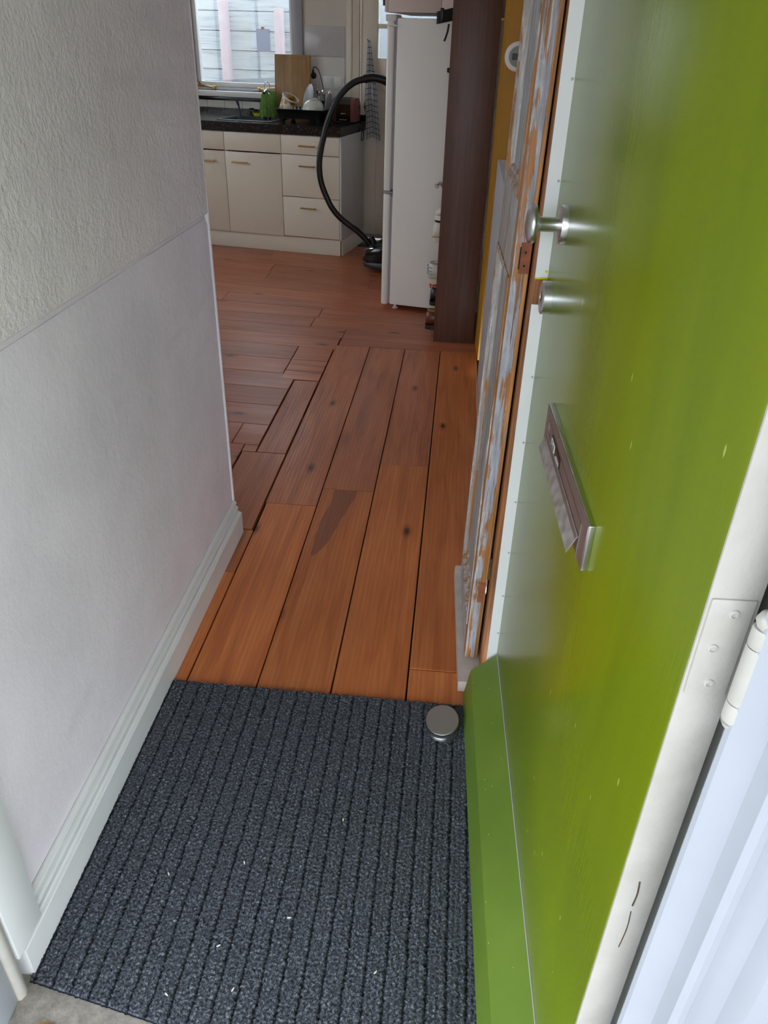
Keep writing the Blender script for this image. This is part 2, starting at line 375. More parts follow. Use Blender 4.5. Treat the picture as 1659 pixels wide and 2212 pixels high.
def tag(o, label, cat=None, group=None, kind=None):
    o['label'] = label
    if cat: o['category'] = cat
    if group: o['group'] = group
    if kind: o['kind'] = kind
    return o
def thing(name, label, cat, loc=(0, 0, 0), rotz=0.0, group=None, kind=None):
    o = bpy.data.objects.new(name, None); o.empty_display_size = 0.05; col.objects.link(o)
    o.location = loc; o.rotation_euler = (0, 0, rotz)
    return tag(o, label, cat, group, kind)
def T(x=0, y=0, z=0): return Matrix.Translation((x, y, z))
def RX(a): return Matrix.Rotation(R(a), 4, 'X')
def RY(a): return Matrix.Rotation(R(a), 4, 'Y')
def RZ(a): return Matrix.Rotation(R(a), 4, 'Z')
def catmull(pts, n=8):
    P = [Vector(p) for p in pts]; P = [P[0] * 2 - P[1]] + P + [P[-1] * 2 - P[-2]]; out = []
    for i in range(1, len(P) - 2):
        for k in range(n):
            t = k / n; a, b, c, d = P[i - 1], P[i], P[i + 1], P[i + 2]
            out.append(0.5 * ((2 * b) + (c - a) * t + (2 * a - 5 * b + 4 * c - d) * t * t + (3 * b - a - 3 * c + d) * t ** 3))
    out.append(P[-2]); return out

# kitchen frame: the rear wall stands 9.9 degrees askew of the hall
KA = R(-9.9); KO = Vector((-0.8776, 5.9686, 0))
def K(xk, off, z=0.0):
    return (KO.x + xk * math.cos(KA) - off * math.sin(KA), KO.y + xk * math.sin(KA) + off * math.cos(KA), z)
WB = 0.60           # face of the rear wall behind the counter

# ------------------------------------------------------------------ the shell
ST = 'structure'
o = MB().prism([(-3.6, 2.1), (-0.70, 2.1), (-0.70, 0.66), (0.165, 0.52), (0.165, 3.86), (1.1, 3.86), (1.1, 6.4), (-3.6, 7.2)], 'z', -0.06, -0.021).build('floor', 'subfloor', smooth=False)
floor = tag(o, 'reddish brown varnished wooden board floor of hall and kitchen', 'floor', kind=ST)

def plank(poly, mat, ang, dz=0.0, name='plank'):
    """a board with eased top edges; poly in world x,y; local X runs along the grain"""
    c = sum((Vector(p) for p in poly), Vector((0, 0))) / len(poly)
    rot = Matrix.Rotation(-ang, 2); L = [rot @ (Vector(p) - c) for p in poly]
    area = sum(L[i].x * L[(i + 1) % len(L)].y - L[(i + 1) % len(L)].x * L[i].y for i in range(len(L)))
    if area < 0: L = L[::-1]
    n = len(L); e = 0.0016; T_ = []
    for i in range(n):
        a, b, d = L[i - 1], L[i], L[(i + 1) % n]
        u = (b - a).normalized(); v = (d - b).normalized()
        n1 = Vector((-u.y, u.x)); n2 = Vector((-v.y, v.x)); k = (n1 + n2); k /= max(0.3, k.dot(n1))
        T_.append(b + k * e)
    b = MB(); b.loft([[(p.x, p.y, -0.021) for p in L], [(p.x, p.y, -0.0012) for p in L], [(p.x, p.y, 0) for p in T_]])
    o = b.build(name, mat, floor, smooth=False)
    o.location = (c.x, c.y, dz); o.rotation_euler = (R(random.uniform(-.12, .12)), R(random.uniform(-.03, .03)), ang)
    return o
g = 0.0022
def hplank(x0, x1, y0, y1, mat='plank_hall', gg=g):
    return plank([(x0 + gg, y0 + .001), (x1 - gg, y0 + .001), (x1 - gg, y1 - .001), (x0 + gg, y1 - .001)], mat, R(90), random.uniform(-.0012, .0002))
YS, YE = 0.70, 3.966
hplank(-0.700, -0.607, YS, 1.864); hplank(-0.700, -0.607, 1.864, 2.105, 'plank_worn')
hplank(-0.607, -0.4256, YS, 2.287); hplank(-0.612, -0.4256, 2.287, YE, 'plank_worn')
hplank(-0.4256, -0.2352, YS, 2.414, 'plank_stain'); hplank(-0.4256, -0.2352, 2.414, YE, 'plank_worn')
hplank(-0.2352, -0.0448, YS, 2.638); hplank(-0.2352, -0.0448, 2.638, YE, 'plank_worn')
hplank(-0.0448, 0.150, YS, 1.503); hplank(-0.0448, 0.150, 1.503, YE)
hplank(-0.793, -0.614, 2.11, 2.665, 'plank_worn'); hplank(-0.737, -0.615, 2.668, 3.438, 'plank_worn', 0.003)
plank([(-.795, 2.667), (-.739, 2.667), (-.739, 2.722), (-.795, 2.725)], 'plank_worn', 0)
# boards of the kitchen, laid across; each seam is (x, y, slope)
seams = [(-.8, 2.13, -.045), (-.8, 2.33, -.045), (-.8, 2.53, -.045), (-.80, 2.727, -.05), (-.83, 2.923, -.06), (-.866, 3.129, -.06), (-.90, 3.330, -.065), (-.965, 3.529, -.07), (-.995, 3.729, -.075), (-.927, 3.922, -.068),
         (-.947, 4.109, -.075), (-1.077, 4.278, -.08), (-.8, 4.437, -.05), (-.816, 4.613, -.115), (-1.0, 4.793, -.187), (-1.04, 4.986, -.20)]
for k in range(7): seams.append((-1.04, 5.186 + .2 * k, -.19))
def sy(i, x): a = seams[i]; return a[1] + a[2] * (x - a[0])
def kplank(i, x0, x1, mat='plank_kitchen', clampy=None):
    gg = 0.0012
    p = [(x0 + gg, sy(i, x0) + gg), (x1 - gg, sy(i, x1) + gg), (x1 - gg, sy(i + 1, x1) - gg), (x0 + gg, sy(i + 1, x0) - gg)]
    if clampy: p = [(a, max(b, clampy)) for a, b in p]
    return plank(p, mat, math.atan(seams[i][2]), random.uniform(-.0008, .0002))
for i in range(0, 10):
    rb = -.797 if i < 3 else (-.740 if i < 7 else -.807)
    joints = [-3.6, -2.2 + .3 * math.sin(i * 2.1), rb] if i != 3 else [-3.6, -2.0, -.853, rb]
    if i == 9: joints[-1] = -0.603
    for a, b in zip(joints[:-1], joints[1:]): kplank(i, a, b)
for y0, y1 in ((3.443, 3.556), (3.556, 3.712), (3.712, 3.912)):
    plank([(-.804, y0 + .008), (-.617, y0), (-.617, y1 - .003), (-.804, y1 + .005)], 'plank_worn', R(-3))
plank([(-.597, YE + .002), (.150, YE + .002), (.150, 4.026), (-.597, 4.080)], 'plank_kitchen', R(-2))
jo = {10: [-3.6, -2.4, -.596, 1.1], 11: [-3.6, -1.9, -.805, 1.1], 12: [-3.6, -2.6, -.79, 1.1], 13: [-3.6, -2.2, -1.45, 1.1], 14: [-3.6, -2.8, -.3, 1.1], 15: [-3.6, -1.7, .4, 1.1]}
for i in range(10, len(seams) - 1):
    js = jo.get(i, [-3.6, -2.0 + .8 * math.sin(i * 1.7), -.9 + .5 * math.sin(i * 2.9), 1.1])
    for a, b in zip(js[:-1], js[1:]): kplank(i, a, b)

# hall wall on the left: rough upper coat, ruled joint, smooth lower coat
XW = -0.665; GZ = 1.000
wl = MB().box(-0.785, XW - .0045, .66, 2.092, 0, GZ - .0085).box(-.785, XW - .0080, .66, 2.092, GZ - .0085, GZ + .0045).box(-.785, XW - .0045, .66, 2.092, GZ + .0045, 2.5).build('wall_left', 'plaster_smooth', smooth=False)
tag(wl, 'white plastered hall wall with a ruled horizontal joint', 'wall', kind=ST)

b = MB(); b.prism([(XW - .0046, 0.0), (XW, 0.0), (XW, GZ - .022), (XW - .0015, GZ - .017), (XW - .0045, GZ - .0085), (XW - .0046, GZ - .0085)], 'y', .655, 2.0925); b.build('plaster_coat', 'plaster_smooth', wl)
b = MB(); b.prism([(XW - .0046, GZ + .0045), (XW + .0010, GZ + .0050), (XW + .0035, GZ + .008), (XW + .003, 2.5), (XW - .0046, 2.5)], 'y', .655, 2.0925)
tag(b.build('plaster_coat', 'plaster_rough', wl), 'rough sprayed plaster above the joint')
b = MB().tube([(XW - .002, 2.0905, .12), (XW - .002, 2.0905, 2.5)], .007, 10); b.build('corner_bead', 'plaster_smooth', wl)
o = MB().box(-3.6, XW + .0005, 2.0935, 2.106, 0, 2.5).build('wall_divider', 'ochre', smooth=False)
tag(o, 'ochre kitchen side of the wall end beside the hall', 'wall', kind=ST)
# moulded skirting
prof = [(-.664, 0.0), (-.638, 0.0), (-.638, .076), (-.6395, .0785), (-.645, .0800), (-.648, .0830), (-.6590, .0845), (-.6590, .0875), (-.6500, .0890), (-.6485, .0945), (-.651, .1005), (-.6545, .1020), (-.6615, .1035), (-.6615, .1062), (-.6540, .1078), (-.6525, .1120), (-.6545, .1180), (-.6600, .1205), (-.664, .1205)]
o = MB().prism(prof, 'y', .655, 2.086).build('baseboard_left', 'skirting', ang=24)
tag(o, 'white moulded skirting board along the left hall wall', 'skirting', kind=ST)

o = MB().box(.264, .46, .5, 1.5, 0, 2.5).box(.165, .46, 1.5, 1.90, 0, 2.5).box(.29, .46, 1.90, 3.86, 0, 2.5).build('wall_right', 'plaster_smooth', smooth=False)
tag(o, 'right hall wall behind the opened doors', 'wall', kind=ST)
o = MB().prism([(.152, 3.86), (1.1, 3.86), (1.1, 4.112), (.1405, 4.112)], 'z', 0, 2.5).build('wall_pier', 'ochre', smooth=False)
tag(o, 'ochre yellow wall end between old door and dark shoe cabinet', 'wall', kind=ST)
o = MB().prism([(-3.6, .4), (1.1, .4), (1.1, 6.5), (-3.6, 7.4)], 'z', 2.5, 2.6).build('ceiling', 'ceiling', smooth=False)
tag(o, 'white ceiling over hall and kitchen', 'ceiling', kind=ST)
o = MB().box(1.1, 1.2, 3.86, 6.6, 0, 2.5).build('wall_kitchen_right', 'kitchen_wall', smooth=False)
tag(o, 'plain kitchen wall behind the fridge', 'wall', kind=ST)
# left kitchen wall; its unseen window is added to light the kitchen floor
LY0, LY1, LZ0, LZ1 = 2.9, 5.3, 0.95, 2.12
b = MB(); b.box(-3.72, -3.6, 2.1, LY0, 0, 2.5).box(-3.72, -3.6, LY1, 7.2, 0, 2.5).box(-3.72, -3.6, LY0, LY1, 0, LZ0).box(-3.72, -3.6, LY0, LY1, LZ1, 2.5)
tag(b.build('wall_kitchen_left', 'kitchen_wall', smooth=False), 'kitchen side wall around an added window opening', 'wall', kind=ST)
wn = thing('added_window', 'unseen window added for daylight in the kitchen side wall', 'window', (-3.66, LY0, LZ0), kind=ST)
b = MB()
for y in (0, .78, 1.56, LY1 - LY0 - .06): b.box(-.03, .03, y, y + .06, 0, LZ1 - LZ0)
b.box(-.03, .03, 0, LY1 - LY0, 0, .06).box(-.03, .03, 0, LY1 - LY0, LZ1 - LZ0 - .06, LZ1 - LZ0); b.build('window_frame', 'white_paint', wn, False)
for y in (.06, .84, 1.62): MB().box(-.003, .003, y, y + .72, .06, LZ1 - LZ0 - .06).build('pane', 'glass', wn, False)

# rear kitchen wall with window and door openings
WX0, WX1, WZ0, WZ1 = -1.46, -.515, 1.055, 2.05
DX0, DX1, DZ1 = -.055, .80, 2.08
wb_ = MB()
wb_.box(-2.95, WX0, 0, .13, 0, 2.5).box(WX0, WX1, 0, .13, 0, WZ0).box(WX0, WX1, 0, .13, WZ1, 2.5).box(WX1, DX0, 0, .13, 0, 2.5).box(DX0, DX1, 0, .13, DZ1, 2.5).box(DX1, 2.2, 0, .13, 0, 2.5)
wall_back = tag(wb_.build('wall_back', 'kitchen_wall', smooth=False, loc=K(0, WB), rotz=KA), 'cream rear kitchen wall with window and back door', 'wall', kind=ST)
for i in range(10):
    x0 = -1.62 + i * .152
    MB().box(x0 + .0015, x0 + .1505, -.008, 0, .932, .983, .0015, seg=1).build('tile', 'tile', wall_back)
tag(MB().box(-1.62, -.10, -.010, 0, .983, 1.010, .002).build('tile_border', 'black_gloss', wall_back), 'black border strip')
tag(MB().box(-.502, -.157, -.006, 0, 1.307, 1.500, .002).build('splash_panel', 'panel_gloss', wall_back), 'glossy grey white panel')
tag(MB().box(-.502, -.157, -.005, 0, 1.010, 1.305, .002).build('splash_panel', 'panel_white', wall_back), 'matt white panel')
# window
wn = thing('window_1', 'white framed kitchen window above the sink', 'window', K(0, WB, 0), KA, kind=ST)
b = MB()
b.box(WX0, WX0 + .06, -.015, .10, WZ0, WZ1, .004).box(WX1 - .055, WX1 + .03, -.022, .10, WZ0 - .01, WZ1, .004).box(WX0, WX1, -.015, .10, WZ1 - .06, WZ1, .004).box(WX0, WX1, -.015, .10, WZ0, WZ0 + .018, .003)
b.build('window_frame', 'frame_paint', wn)
b = MB()
sx0, sx1, sz0, sz1 = WX0 + .06, WX1 - .055, WZ0 + .02, WZ1 - .06
b.box(sx0, sx0 + .035, .02, .07, sz0, sz1, .004).box(sx1 - .030, sx1, .02, .07, sz0, sz1, .004).box(sx0, sx1, .02, .07, sz0, sz0 + .035, .004).box(sx0, sx1, .02, .07, sz1 - .04, sz1, .004)
sash = b.build('sash', 'white_paint', wn)
MB().box(sx0 + .03, sx1 - .025, .043, .047, sz0 + .03, sz1 - .035).build('pane', 'glass', sash, False)
MB().box(WX0 - .02, WX1 - .02, -.075, .005, 1.012, 1.052, .006).build('window_sill', 'white_paint', wn)
for x, s in ((-1.40, 1), (-.69, -1)):
    b = MB(); b.tube([(x, .005, 1.083), (x + s * .10, -.012, 1.078), (x + s * .16, -.022, 1.070)], .007, 8).box(x - .02, x + .02, -.004, .02, 1.070, 1.105, .003)
    b.lathe([(.0, -.012), (.014, -.010), (.016, 0), (.014, .010), (0, .012)], 14, (x + s * .165, -.022, 1.070), 'x', False)
    tag(b.build('window_stay', 'brass', wn), 'old metal window stay')
b = MB().tube([(-.79 + .022 * math.cos(a * .35), -.012, 1.098 + .024 * math.sin(a * .35)) for a in range(19)], .0035, 6); tag(b.build('ring_pull', 'chrome', wn), 'round wire ring')
o = MB().box(-.878, -.769, .034, .036, 1.325, 1.473).build('paper_note', 'paper', smooth=False, loc=K(0, WB), rotz=KA)
tag(o, 'grey sheet of paper stuck to the kitchen window pane', 'paper')
MB().box(-.836, -.810, .0325, .0338, 1.468, 1.486).build('tape', 'tape', o, False)

# back door of the kitchen
d3 = thing('door_3', 'cream back door with obscure glass panes and hanging towel', 'door', K(0, WB, 0), KA, kind=ST)
b = MB(); b.box(-.140, -.040, -.022, .02, 0, DZ1 + .08, .004).box(-.115, -.095, -.030, -.02, 0, DZ1 + .08, .004).box(.79, .88, -.022, .02, 0, DZ1 + .08, .004).box(-.14, .88, -.022, .02, DZ1, DZ1 + .09, .004)
b.build('architrave', 'cabinet', d3)
lf = MB()
lf.box(-.035, .095, 0, .04, .03, 2.07, .003).box(.66, .79, 0, .04, .03, 2.07, .003).box(.095, .66, 0, .04, 1.93, 2.07, .002).box(.095, .66, .002, .038, 1.495, 1.523, .002).box(.095, .66, 0, .04, 1.10, 1.307, .002).box(.095, .66, 0, .04, .03, .20, .002)
lf.box(.09, .67, .012, .028, .19, 1.11)
leaf3 = lf.build('door_leaf', 'cabinet', d3)
for z0, z1 in ((1.307, 1.495), (1.523, 1.93)): MB().box(.095, .66, .016, .022, z0, z1).build('pane', 'obscure_glass', d3, False)
MB().box(-.035, .79, -.012, .005, 0.03, .06, .003).build('kick_strip', 'stone', d3)
b = MB().lathe([(0, .0), (.016, .0), (.018, -.004), (.012, -.008), (0, -.009)], 20, (0, 0, 0), 'y', False); b.xf(Matrix.Translation((.010, 0, .992)) @ Matrix.Diagonal((.95, 1, 2.0, 1)))
hp = b.build('handle_plate', 'brass', d3)
MB().tube([(.010, -.006, .985), (.010, -.036, .985), (.020, -.040, .985), (.10, -.040, .984)], [.006, .006, .007, .008], 10).build('lever', 'black_plastic', hp)
b = MB().lathe([(0, 0), (.020, 0), (.021, -.003), (.016, -.007), (0, -.008)], 22, (.010, 0, .915), 'y', False); lk = b.build('lock_rosette', 'brass', d3)
MB().box(.0075, .0125, -.0095, -.007, .905, .922, .001).build('keyhole', 'black_hole', lk)
tw_hook = MB().tube([(.024, 0, 1.418), (.024, -.02, 1.418), (.024, -.026, 1.424)], .004, 8).build('coat_hook', 'chrome', d3)
# tea towel gathered at the hook
def towel(u, v):
    z = 1.415 - .63 * v
    wdt = .010 + .030 * min(1, v * 1.9) + .020 * v
    cx_ = .040 + .050 * v
    fold = .013 * math.sin(u * 15 + v * 2.0) * min(1, v * 2.5) * (1 - .25 * v)
    return (cx_ + (u - .5) * 2 * wdt, -.033 - .026 * min(1, v * 1.6) + fold, z - .05 * abs(u - .45) * v)
o = MB().grid(28, 26, towel, .0016).build('tea_towel', 'tea_towel', loc=K(0, WB), rotz=KA)
tag(o, 'white tea towel with dark grid lines hung on back door', 'towel')

# outside: weathered fence of wide boards, pink posts, ground
fence = thing('plank_fence', 'whitewashed wide board fence outside the kitchen window', 'fence', K(0, 1.6, 0), KA)
for k in range(14):
    z0 = -.018 + k * .1482; jx = -2.9 + (k * 1.37) % 1.1
    q_ = random.uniform(0, .004)
    MB().prism([(q_, z0 + .003), (q_ + .004, z0 + .1455), (.028, z0 + .1455), (.028, z0 + .003)], 'x', -4.2, 2.6).build('board', 'fence_wash', fence, False)
MB().box(-4.2, 2.6, .029, .040, 0, 2.05).build('light_blocker', 'subfloor', fence, False)  # dark sheet added behind the boards to block light in the gaps
for x, zt in ((-1.60, 1.684), (-1.087, 1.632)):
    MB().box(x, x + .068, -.10, -.03, 0, zt, .004, T() ).build('post', 'pink_post', fence)
o = MB().box(-30, 30, -30, .60, -.12, -.05).build('ground', 'pavement', smooth=False); tag(o, 'grey pavement outside the front door', 'ground', kind=ST)
o = MB().prism([(-30, 6.8), (30, 6.8), (30, 40), (-30, 40)], 'z', -.12, -.02).build('ground_yard', 'pavement', smooth=False); tag(o, 'yard ground behind the kitchen', 'ground', kind=ST)

# facade with the entrance, and its stone threshold (askew like the rear wall)
FA = R(-9.9); FO = (-.643, .628, 0)
fac = MB()
fac.box(-6, -.135, -.16, .10, 0, 2.8).box(1.10, 6, -.16, .06, 0, 2.8).box(-.135, 1.10, -.16, .06, 2.14, 2.8)
o = fac.build('wall_front', 'render_outside', smooth=False, loc=FO, rotz=FA); tag(o, 'house front around the entrance', 'wall', kind=ST)
o = MB().box(-1.6, 2.6, -2.4, -.16, 2.25, 2.37).build('shade_canopy', 'render_outside', smooth=False, loc=FO, rotz=FA); tag(o, 'unseen flat slab added to shade the entrance', 'shade_canopy', kind=ST)  # unseen, added to keep sky light off the entrance door frame
o = MB().box(-.20, 1.10, -.34, .030, -.05, .001, .004).build('threshold', 'stone', loc=FO, rotz=FA)
tag(o, 'grey stone threshold below the doormat edge', 'threshold', kind=ST)

# entrance frame
tr = thing('trim_1', 'white moulded entrance door jamb at the right edge', 'door frame', FO, FA, kind=ST)
prof = [(.897, -.029), (.900, -.033), (.926, -.037), (.930, -.045), (.934, -.053), (.941, -.055), (.948, -.052), (.951, -.046), (.957, -.044), (.975, -.050), (.981, -.062), (.988, -.068), (1.010, -.071), (1.015, -.080), (1.022, -.088), (1.10, -.092), (1.10, .05), (.925, .05), (.925, -.010), (.916, -.012)]
MB().prism(prof, 'z', 0, 2.13).build('jamb', 'frame_paint', tr, ang=25)
tr2 = thing('trim_2', 'grey white entrance door jamb at the left edge', 'door frame', (0, 0, 0), 0, kind=ST)
MB().box(-.700, -.6385, .637, .716, .083, 2.13, .002).build('lining_board', 'white_paint', tr2)
MB().prism([(-.70, .612), (-.652, .610), (-.642, .614), (-.638, .622), (-.640, .632), (-.648, .6365), (-.70, .6365)], 'z', 0.001, 2.13).build('door_stop_bead', 'cream_paint', tr2, ang=50)
MB().box(-.80, -.645, .555, .6095, .0015, 2.13, .003).build('outer_post', 'frame_paint', tr2)
o = MB().box(-.147, .93, -.10, .05, 2.09, 2.139).build('trim_3', 'frame_paint', smooth=False, loc=FO, rotz=FA); tag(o, 'white head of the entrance door frame', 'door frame', kind=ST)

# ------------------------------------------------------------------ green front door, opened along the right wall
DA = R(2.32); D0, A0 = .224, .466
hx = (D0 * math.cos(DA) - A0 * math.sin(DA), D0 * math.sin(DA) + A0 * math.cos(DA), 0)
d1 = thing('door_1', 'glossy lime green front door standing open on the right', 'door', hx, DA, kind=ST)
def dl(d, a): return d - D0, a - A0          # (distance from hall axis, distance along leaf) -> local
A1 = 1.405 - A0
MB().box(0, .040, .002, A1, .035, 2.08, .0015).build('door_leaf', 'green_gloss', d1)
tag(MB().box(.0008, .0395, -.0015, .002, .035, 2.08, .0006).build('hinge_edge', 'cream_paint', d1), 'cream painted hinge edge')
# white draught strip along the latch edge, cut away round the lock
fl = MB(); zs = [(.10, 1.000), (1.048, 2.08)]
for z0, z1 in zs: fl.box(-.0225, .006, A1 - .0005, A1 + .0015, z0, z1, .0004, seg=1)
ds = tag(fl.build('draught_strip', 'skirting', d1), 'white draught strip on the latch edge')
for z in (1.79, 1.52, 1.36, 1.21, 1.06, .985, .86, .72, .58, .45, .33, .22):
    MB().lathe([(0, -.0018), (.0018, -.0015), (.0024, 0)], 10, (-.0035, A1 - .0005, z), 'y', False).build('nail_head', 'yellow_drip' if z in (1.06,) else 'frame_paint', ds)
MB().box(-.0225, .001, A1 - .0015, A1 + .0015, 1.046, 1.0495, .0006).build('paint_drip', 'yellow_drip', ds)
tag(MB().box(-.004, .036, A1 + .0012, A1 + .004, .04, 2.08).build('latch_edge', 'old_wood', d1), 'bare wood latch edge')
# sloping weatherboard at the foot
wp = [(0, .163), (-.052, .116), (-.059, .108), (-.072, .022), (-.070, .016), (0, .016)]
MB().prism(wp, 'y', .012, A1 - .012).build('weatherboard', 'green_board', d1, ang=20)
b = MB().tube([(-.0006, .012, .1635), (-.0006, A1 - .012, .1635)], .0011, 6); tag(b.build('sealant_bead', 'grey_board', d1), 'grey cracked joint line')
# knob, cylinder guard
ka, kz = 1.297 - A0, 1.160
b = MB().lathe([(0, .0005), (.0305, .0005), (.0305, -.007), (.029, -.010), (.020, -.011), (0, -.011)], 40, (0, ka, kz), 'x', False); ro = b.build('knob_rosette', 'steel_soft', d1, ang=30)
b = MB().lathe([(0, -.010), (.0112, -.010), (.0112, -.040), (.013, -.043), (.018, -.0455), (.0285, -.048), (.0308, -.0515), (.0308, -.0545), (.028, -.0585), (.018, -.0625), (.008, -.064), (0, -.0645)], 40, (0, ka, kz), 'x', False)
b.build('door_knob', 'steel_soft', d1, ang=50)
ca, cz = 1.352 - A0, 1.028
b = MB().lathe([(0, .0005), (.0285, .0005), (.0285, -.0135), (.0265, -.0155), (.011, -.0155), (.010, -.0135), (0, -.0135)], 40, (0, ca, cz), 'x', False); g_ = b.build('cylinder_guard', 'steel_soft', d1, ang=30)
b = MB().lathe([(0, -.0130), (.0088, -.0130), (.0088, -.0150), (0, -.0150)], 24, (0, ca, cz), 'x', False); cy = b.build('lock_cylinder', 'brass', g_, ang=30)
MB().box(-.0156, -.0148, ca - .0012, ca + .0012, cz - .006, cz + .004).build('keyhole', 'black_hole', cy, False)
# letter plate with hinged flap
la0, la1, lz0, lz1 = .788 - A0, 1.163 - A0, .845, .911
lp = MB().box(-.0088, .0005, la0, la1, lz0, lz1, .0010).build('letter_plate', 'chrome', d1)
MB().box(-.0095, -.0086, la0 + .0008, la1 - .0008, lz0 + .0008, lz1 - .0008, .0003, seg=1).build('face_plate', 'alu', lp)
ia0, ia1, iz0, iz1 = la0 + .034, la1 - .034, lz0 + .006, lz1 - .0175
b = MB()
for z in (iz1,): b.box(-.0105, -.0092, ia0, ia1, z - .0008, z + .0008)
for a in (ia0, ia1): b.box(-.0105, -.0092, a - .0008, a + .0008, iz0 - .01, iz1 + .0008)
tag(b.build('flap_seam', 'chrome', lp, False), 'bright edge line round the flap')
mt = T(-.0100, 0, iz0 + .022) @ RY(24)
tag(MB().box(-.0012, 0, ia0 + .002, ia1 - .002, -.028, 0, .0004, mt, seg=1).build('draught_flap', 'flap_plastic', lp), 'translucent plastic flap')
tag(MB().box(-.0016, -.0002, ia0 + .002, ia1 - .002, -.0065, -.001, .0004, mt, seg=1).build('flap_ridge', 'alu', lp), 'dull metal ridge')
sa1, sa0, sz_0, sz_1 = 1.088 - A0, 1.004 - A0, .8625, .8895
st = MB().box(-.0104, -.0096, sa0, sa1, sz_0, sz_1).build('sticker', 'black_gloss', lp, False); tag(st, 'small black and white sticker')
b = MB(); b.box(-.0109, -.0103, sa1 - .034, sa1 - .003, sz_0 + .001, sz_0 + .0235).box(-.0109, -.0103, sa0 + .002, sa1 - .034, sz_0 + .001, sz_0 + .0062)
for q in range(3): b.box(-.0109, -.0103, sa0 + .006, sa1 - .040 - q * .006, sz_0 + .0082 + q * .0034, sz_0 + .0095 + q * .0034)
b.build('sticker_print', 'white_plastic', st, False)
b = MB()
for a_, z_a, z_b in ((.009, .010, .0215), (.018, .006, .019), (.026, .012, .021)): b.box(-.0113, -.0108, sa1 - a_ - .0036, sa1 - a_, sz_0 + z_a, sz_0 + z_b)
b.box(-.0113, -.0108, sa1 - .030, sa1 - .008, sz_0 + .0035, sz_0 + .0052); b.build('sticker_marks', 'black_gloss', st, False)
sc1 = MB().tube(catmull([(.019, -.0016, .705), (.0205, -.0016, .685), (.0195, -.0016, .665)], 4), .0009, 6); tag(sc1.build('scratch', 'dark_metal', d1), 'brown scratch in the cream edge')
sc1 = MB().tube(catmull([(.0200, -.0016, .655), (.0215, -.0016, .625), (.0195, -.0016, .590)], 4), .0006, 6); tag(sc1.build('scratch', 'dark_metal', d1), 'thin brown crack in the cream edge')
# hinge on the cream edge
hg = tag(MB().box(.003, .036, -.0035, -.0012, .960, 1.055, .0008).build('hinge', 'cream_paint', d1), 'overpainted hinge leaf')
for z, x in ((1.042, .022), (1.008, .014), (.972, .020)):
    MB().lathe([(.0045, 0), (.004, -.0012), (.0025, -.0016), (.0022, -.0004), (0, -.0004)], 16, (x, -.0034, z), 'y', False).build('screw', 'cream_paint', hg)
kx, ky = .0345, -.027
b = MB(); 
for z0, z1 in ((.958, .976), (.977, 1.032), (1.033, 1.050)): b.lathe([(0, z0), (.0082, z0), (.0088, z0 + .002), (.0088, z1 - .002), (.0082, z1), (0, z1)], 20, (kx, ky, 0), 'z', False)
b.lathe([(.0, 1.050), (.0065, 1.0505), (.0085, 1.056), (.006, 1.062), (0, 1.064)], 16, (kx, ky, 0), 'z', False); b.lathe([(0, .950), (.006, .951), (.0085, .956), (0, .958)], 16, (kx, ky, 0), 'z', False)
b.build('knuckle', 'cream_paint', hg, ang=50)

# ------------------------------------------------------------------ old stripped door leaf behind it
OA = R(2.0); OX, OY = .0965, 1.520
d2 = thing('door_2', 'old half stripped panelled door leaf in front of the right wall', 'door', (OX, OY, 0), OA, kind=ST)
d2.rotation_euler = (0, R(.75), OA)
OL, OT = .375, .033          # width, thickness; local x into the wall, y along
Zb, Zt = .042, 2.02
ps = [(.135, 1.006), (1.162, 1.90)]         # panel openings
s0, s1 = .034, .346
b = MB(); b.box(0, OT, .001, s0, Zb, Zt, .0012); b.build('stile', 'bare_stile', d2)
b = MB(); b.box(0, OT, s1, OL, Zb, Zt, .0012); b.build('stile', 'stripped', d2)
for z0, z1 in ((Zb, .135), (1.006, 1.162), (1.90, Zt)):
    MB().box(.0004, OT, s0 + .0004, s1 - .0004, z0, z1, .001).build('rail', 'stripped', d2)
for z0, z1 in ps:
    pn = MB().box(.012, .020, s0, s1, z0, z1).build('panel', 'stripped_panel', d2, False)
    # bolection moulding proud of the leaf, mitred round the panel
    mp = [(0, .000), (0, -.002), (.006, -.004), (.012, -.0035), (.017, .001), (.020, .004), (.026, .006), (.031, .012)]   # (inwards, x)
    rings = []
    for inn, x in mp:
        rings.append([(x, s0 - .006 + inn, z0 - .006 + inn), (x, s1 + .006 - inn, z0 - .006 + inn), (x, s1 + .006 - inn, z1 + .006 - inn), (x, s0 - .006 + inn, z1 + .006 - inn)])
    MB().loft(rings, False, False).build('panel_moulding', 'stripped_wood', d2, ang=25)
MB().box(.0245, OT - .0004, -.0011, .001, Zb, Zt, .0004).build('bare_arris', 'bare_stile', d2)
tag(MB().box(.0005, .0243, -.0012, .001, Zb, Zt, .0004).build('leaf_edge', 'stripped_edge', d2), 'edge with blue grey and cream paint remains')
rp = tag(MB().box(.012, .0325, -.0022, -.0010, 1.028, 1.086).build('lock_recess', 'rust_wood', d2, False), 'bare rusty lock recess')
for z in (1.068, 1.043): MB().box(.020, .0235, -.0030, -.0020, z - .002, z + .002).build('screw_hole', 'black_hole', rp, False)
MB().box(.0105, .0130, -.0026, -.0016, 1.036, 1.078).build('mortise', 'black_hole', rp, False)
for z, hh, nm in ((.255, .055, 'gouge'), ): tag(MB().box(.014, .030, -.0020, -.0008, z - .03, z + .03).build(nm, 'rust_wood', d2, False), 'splintered brown patch')
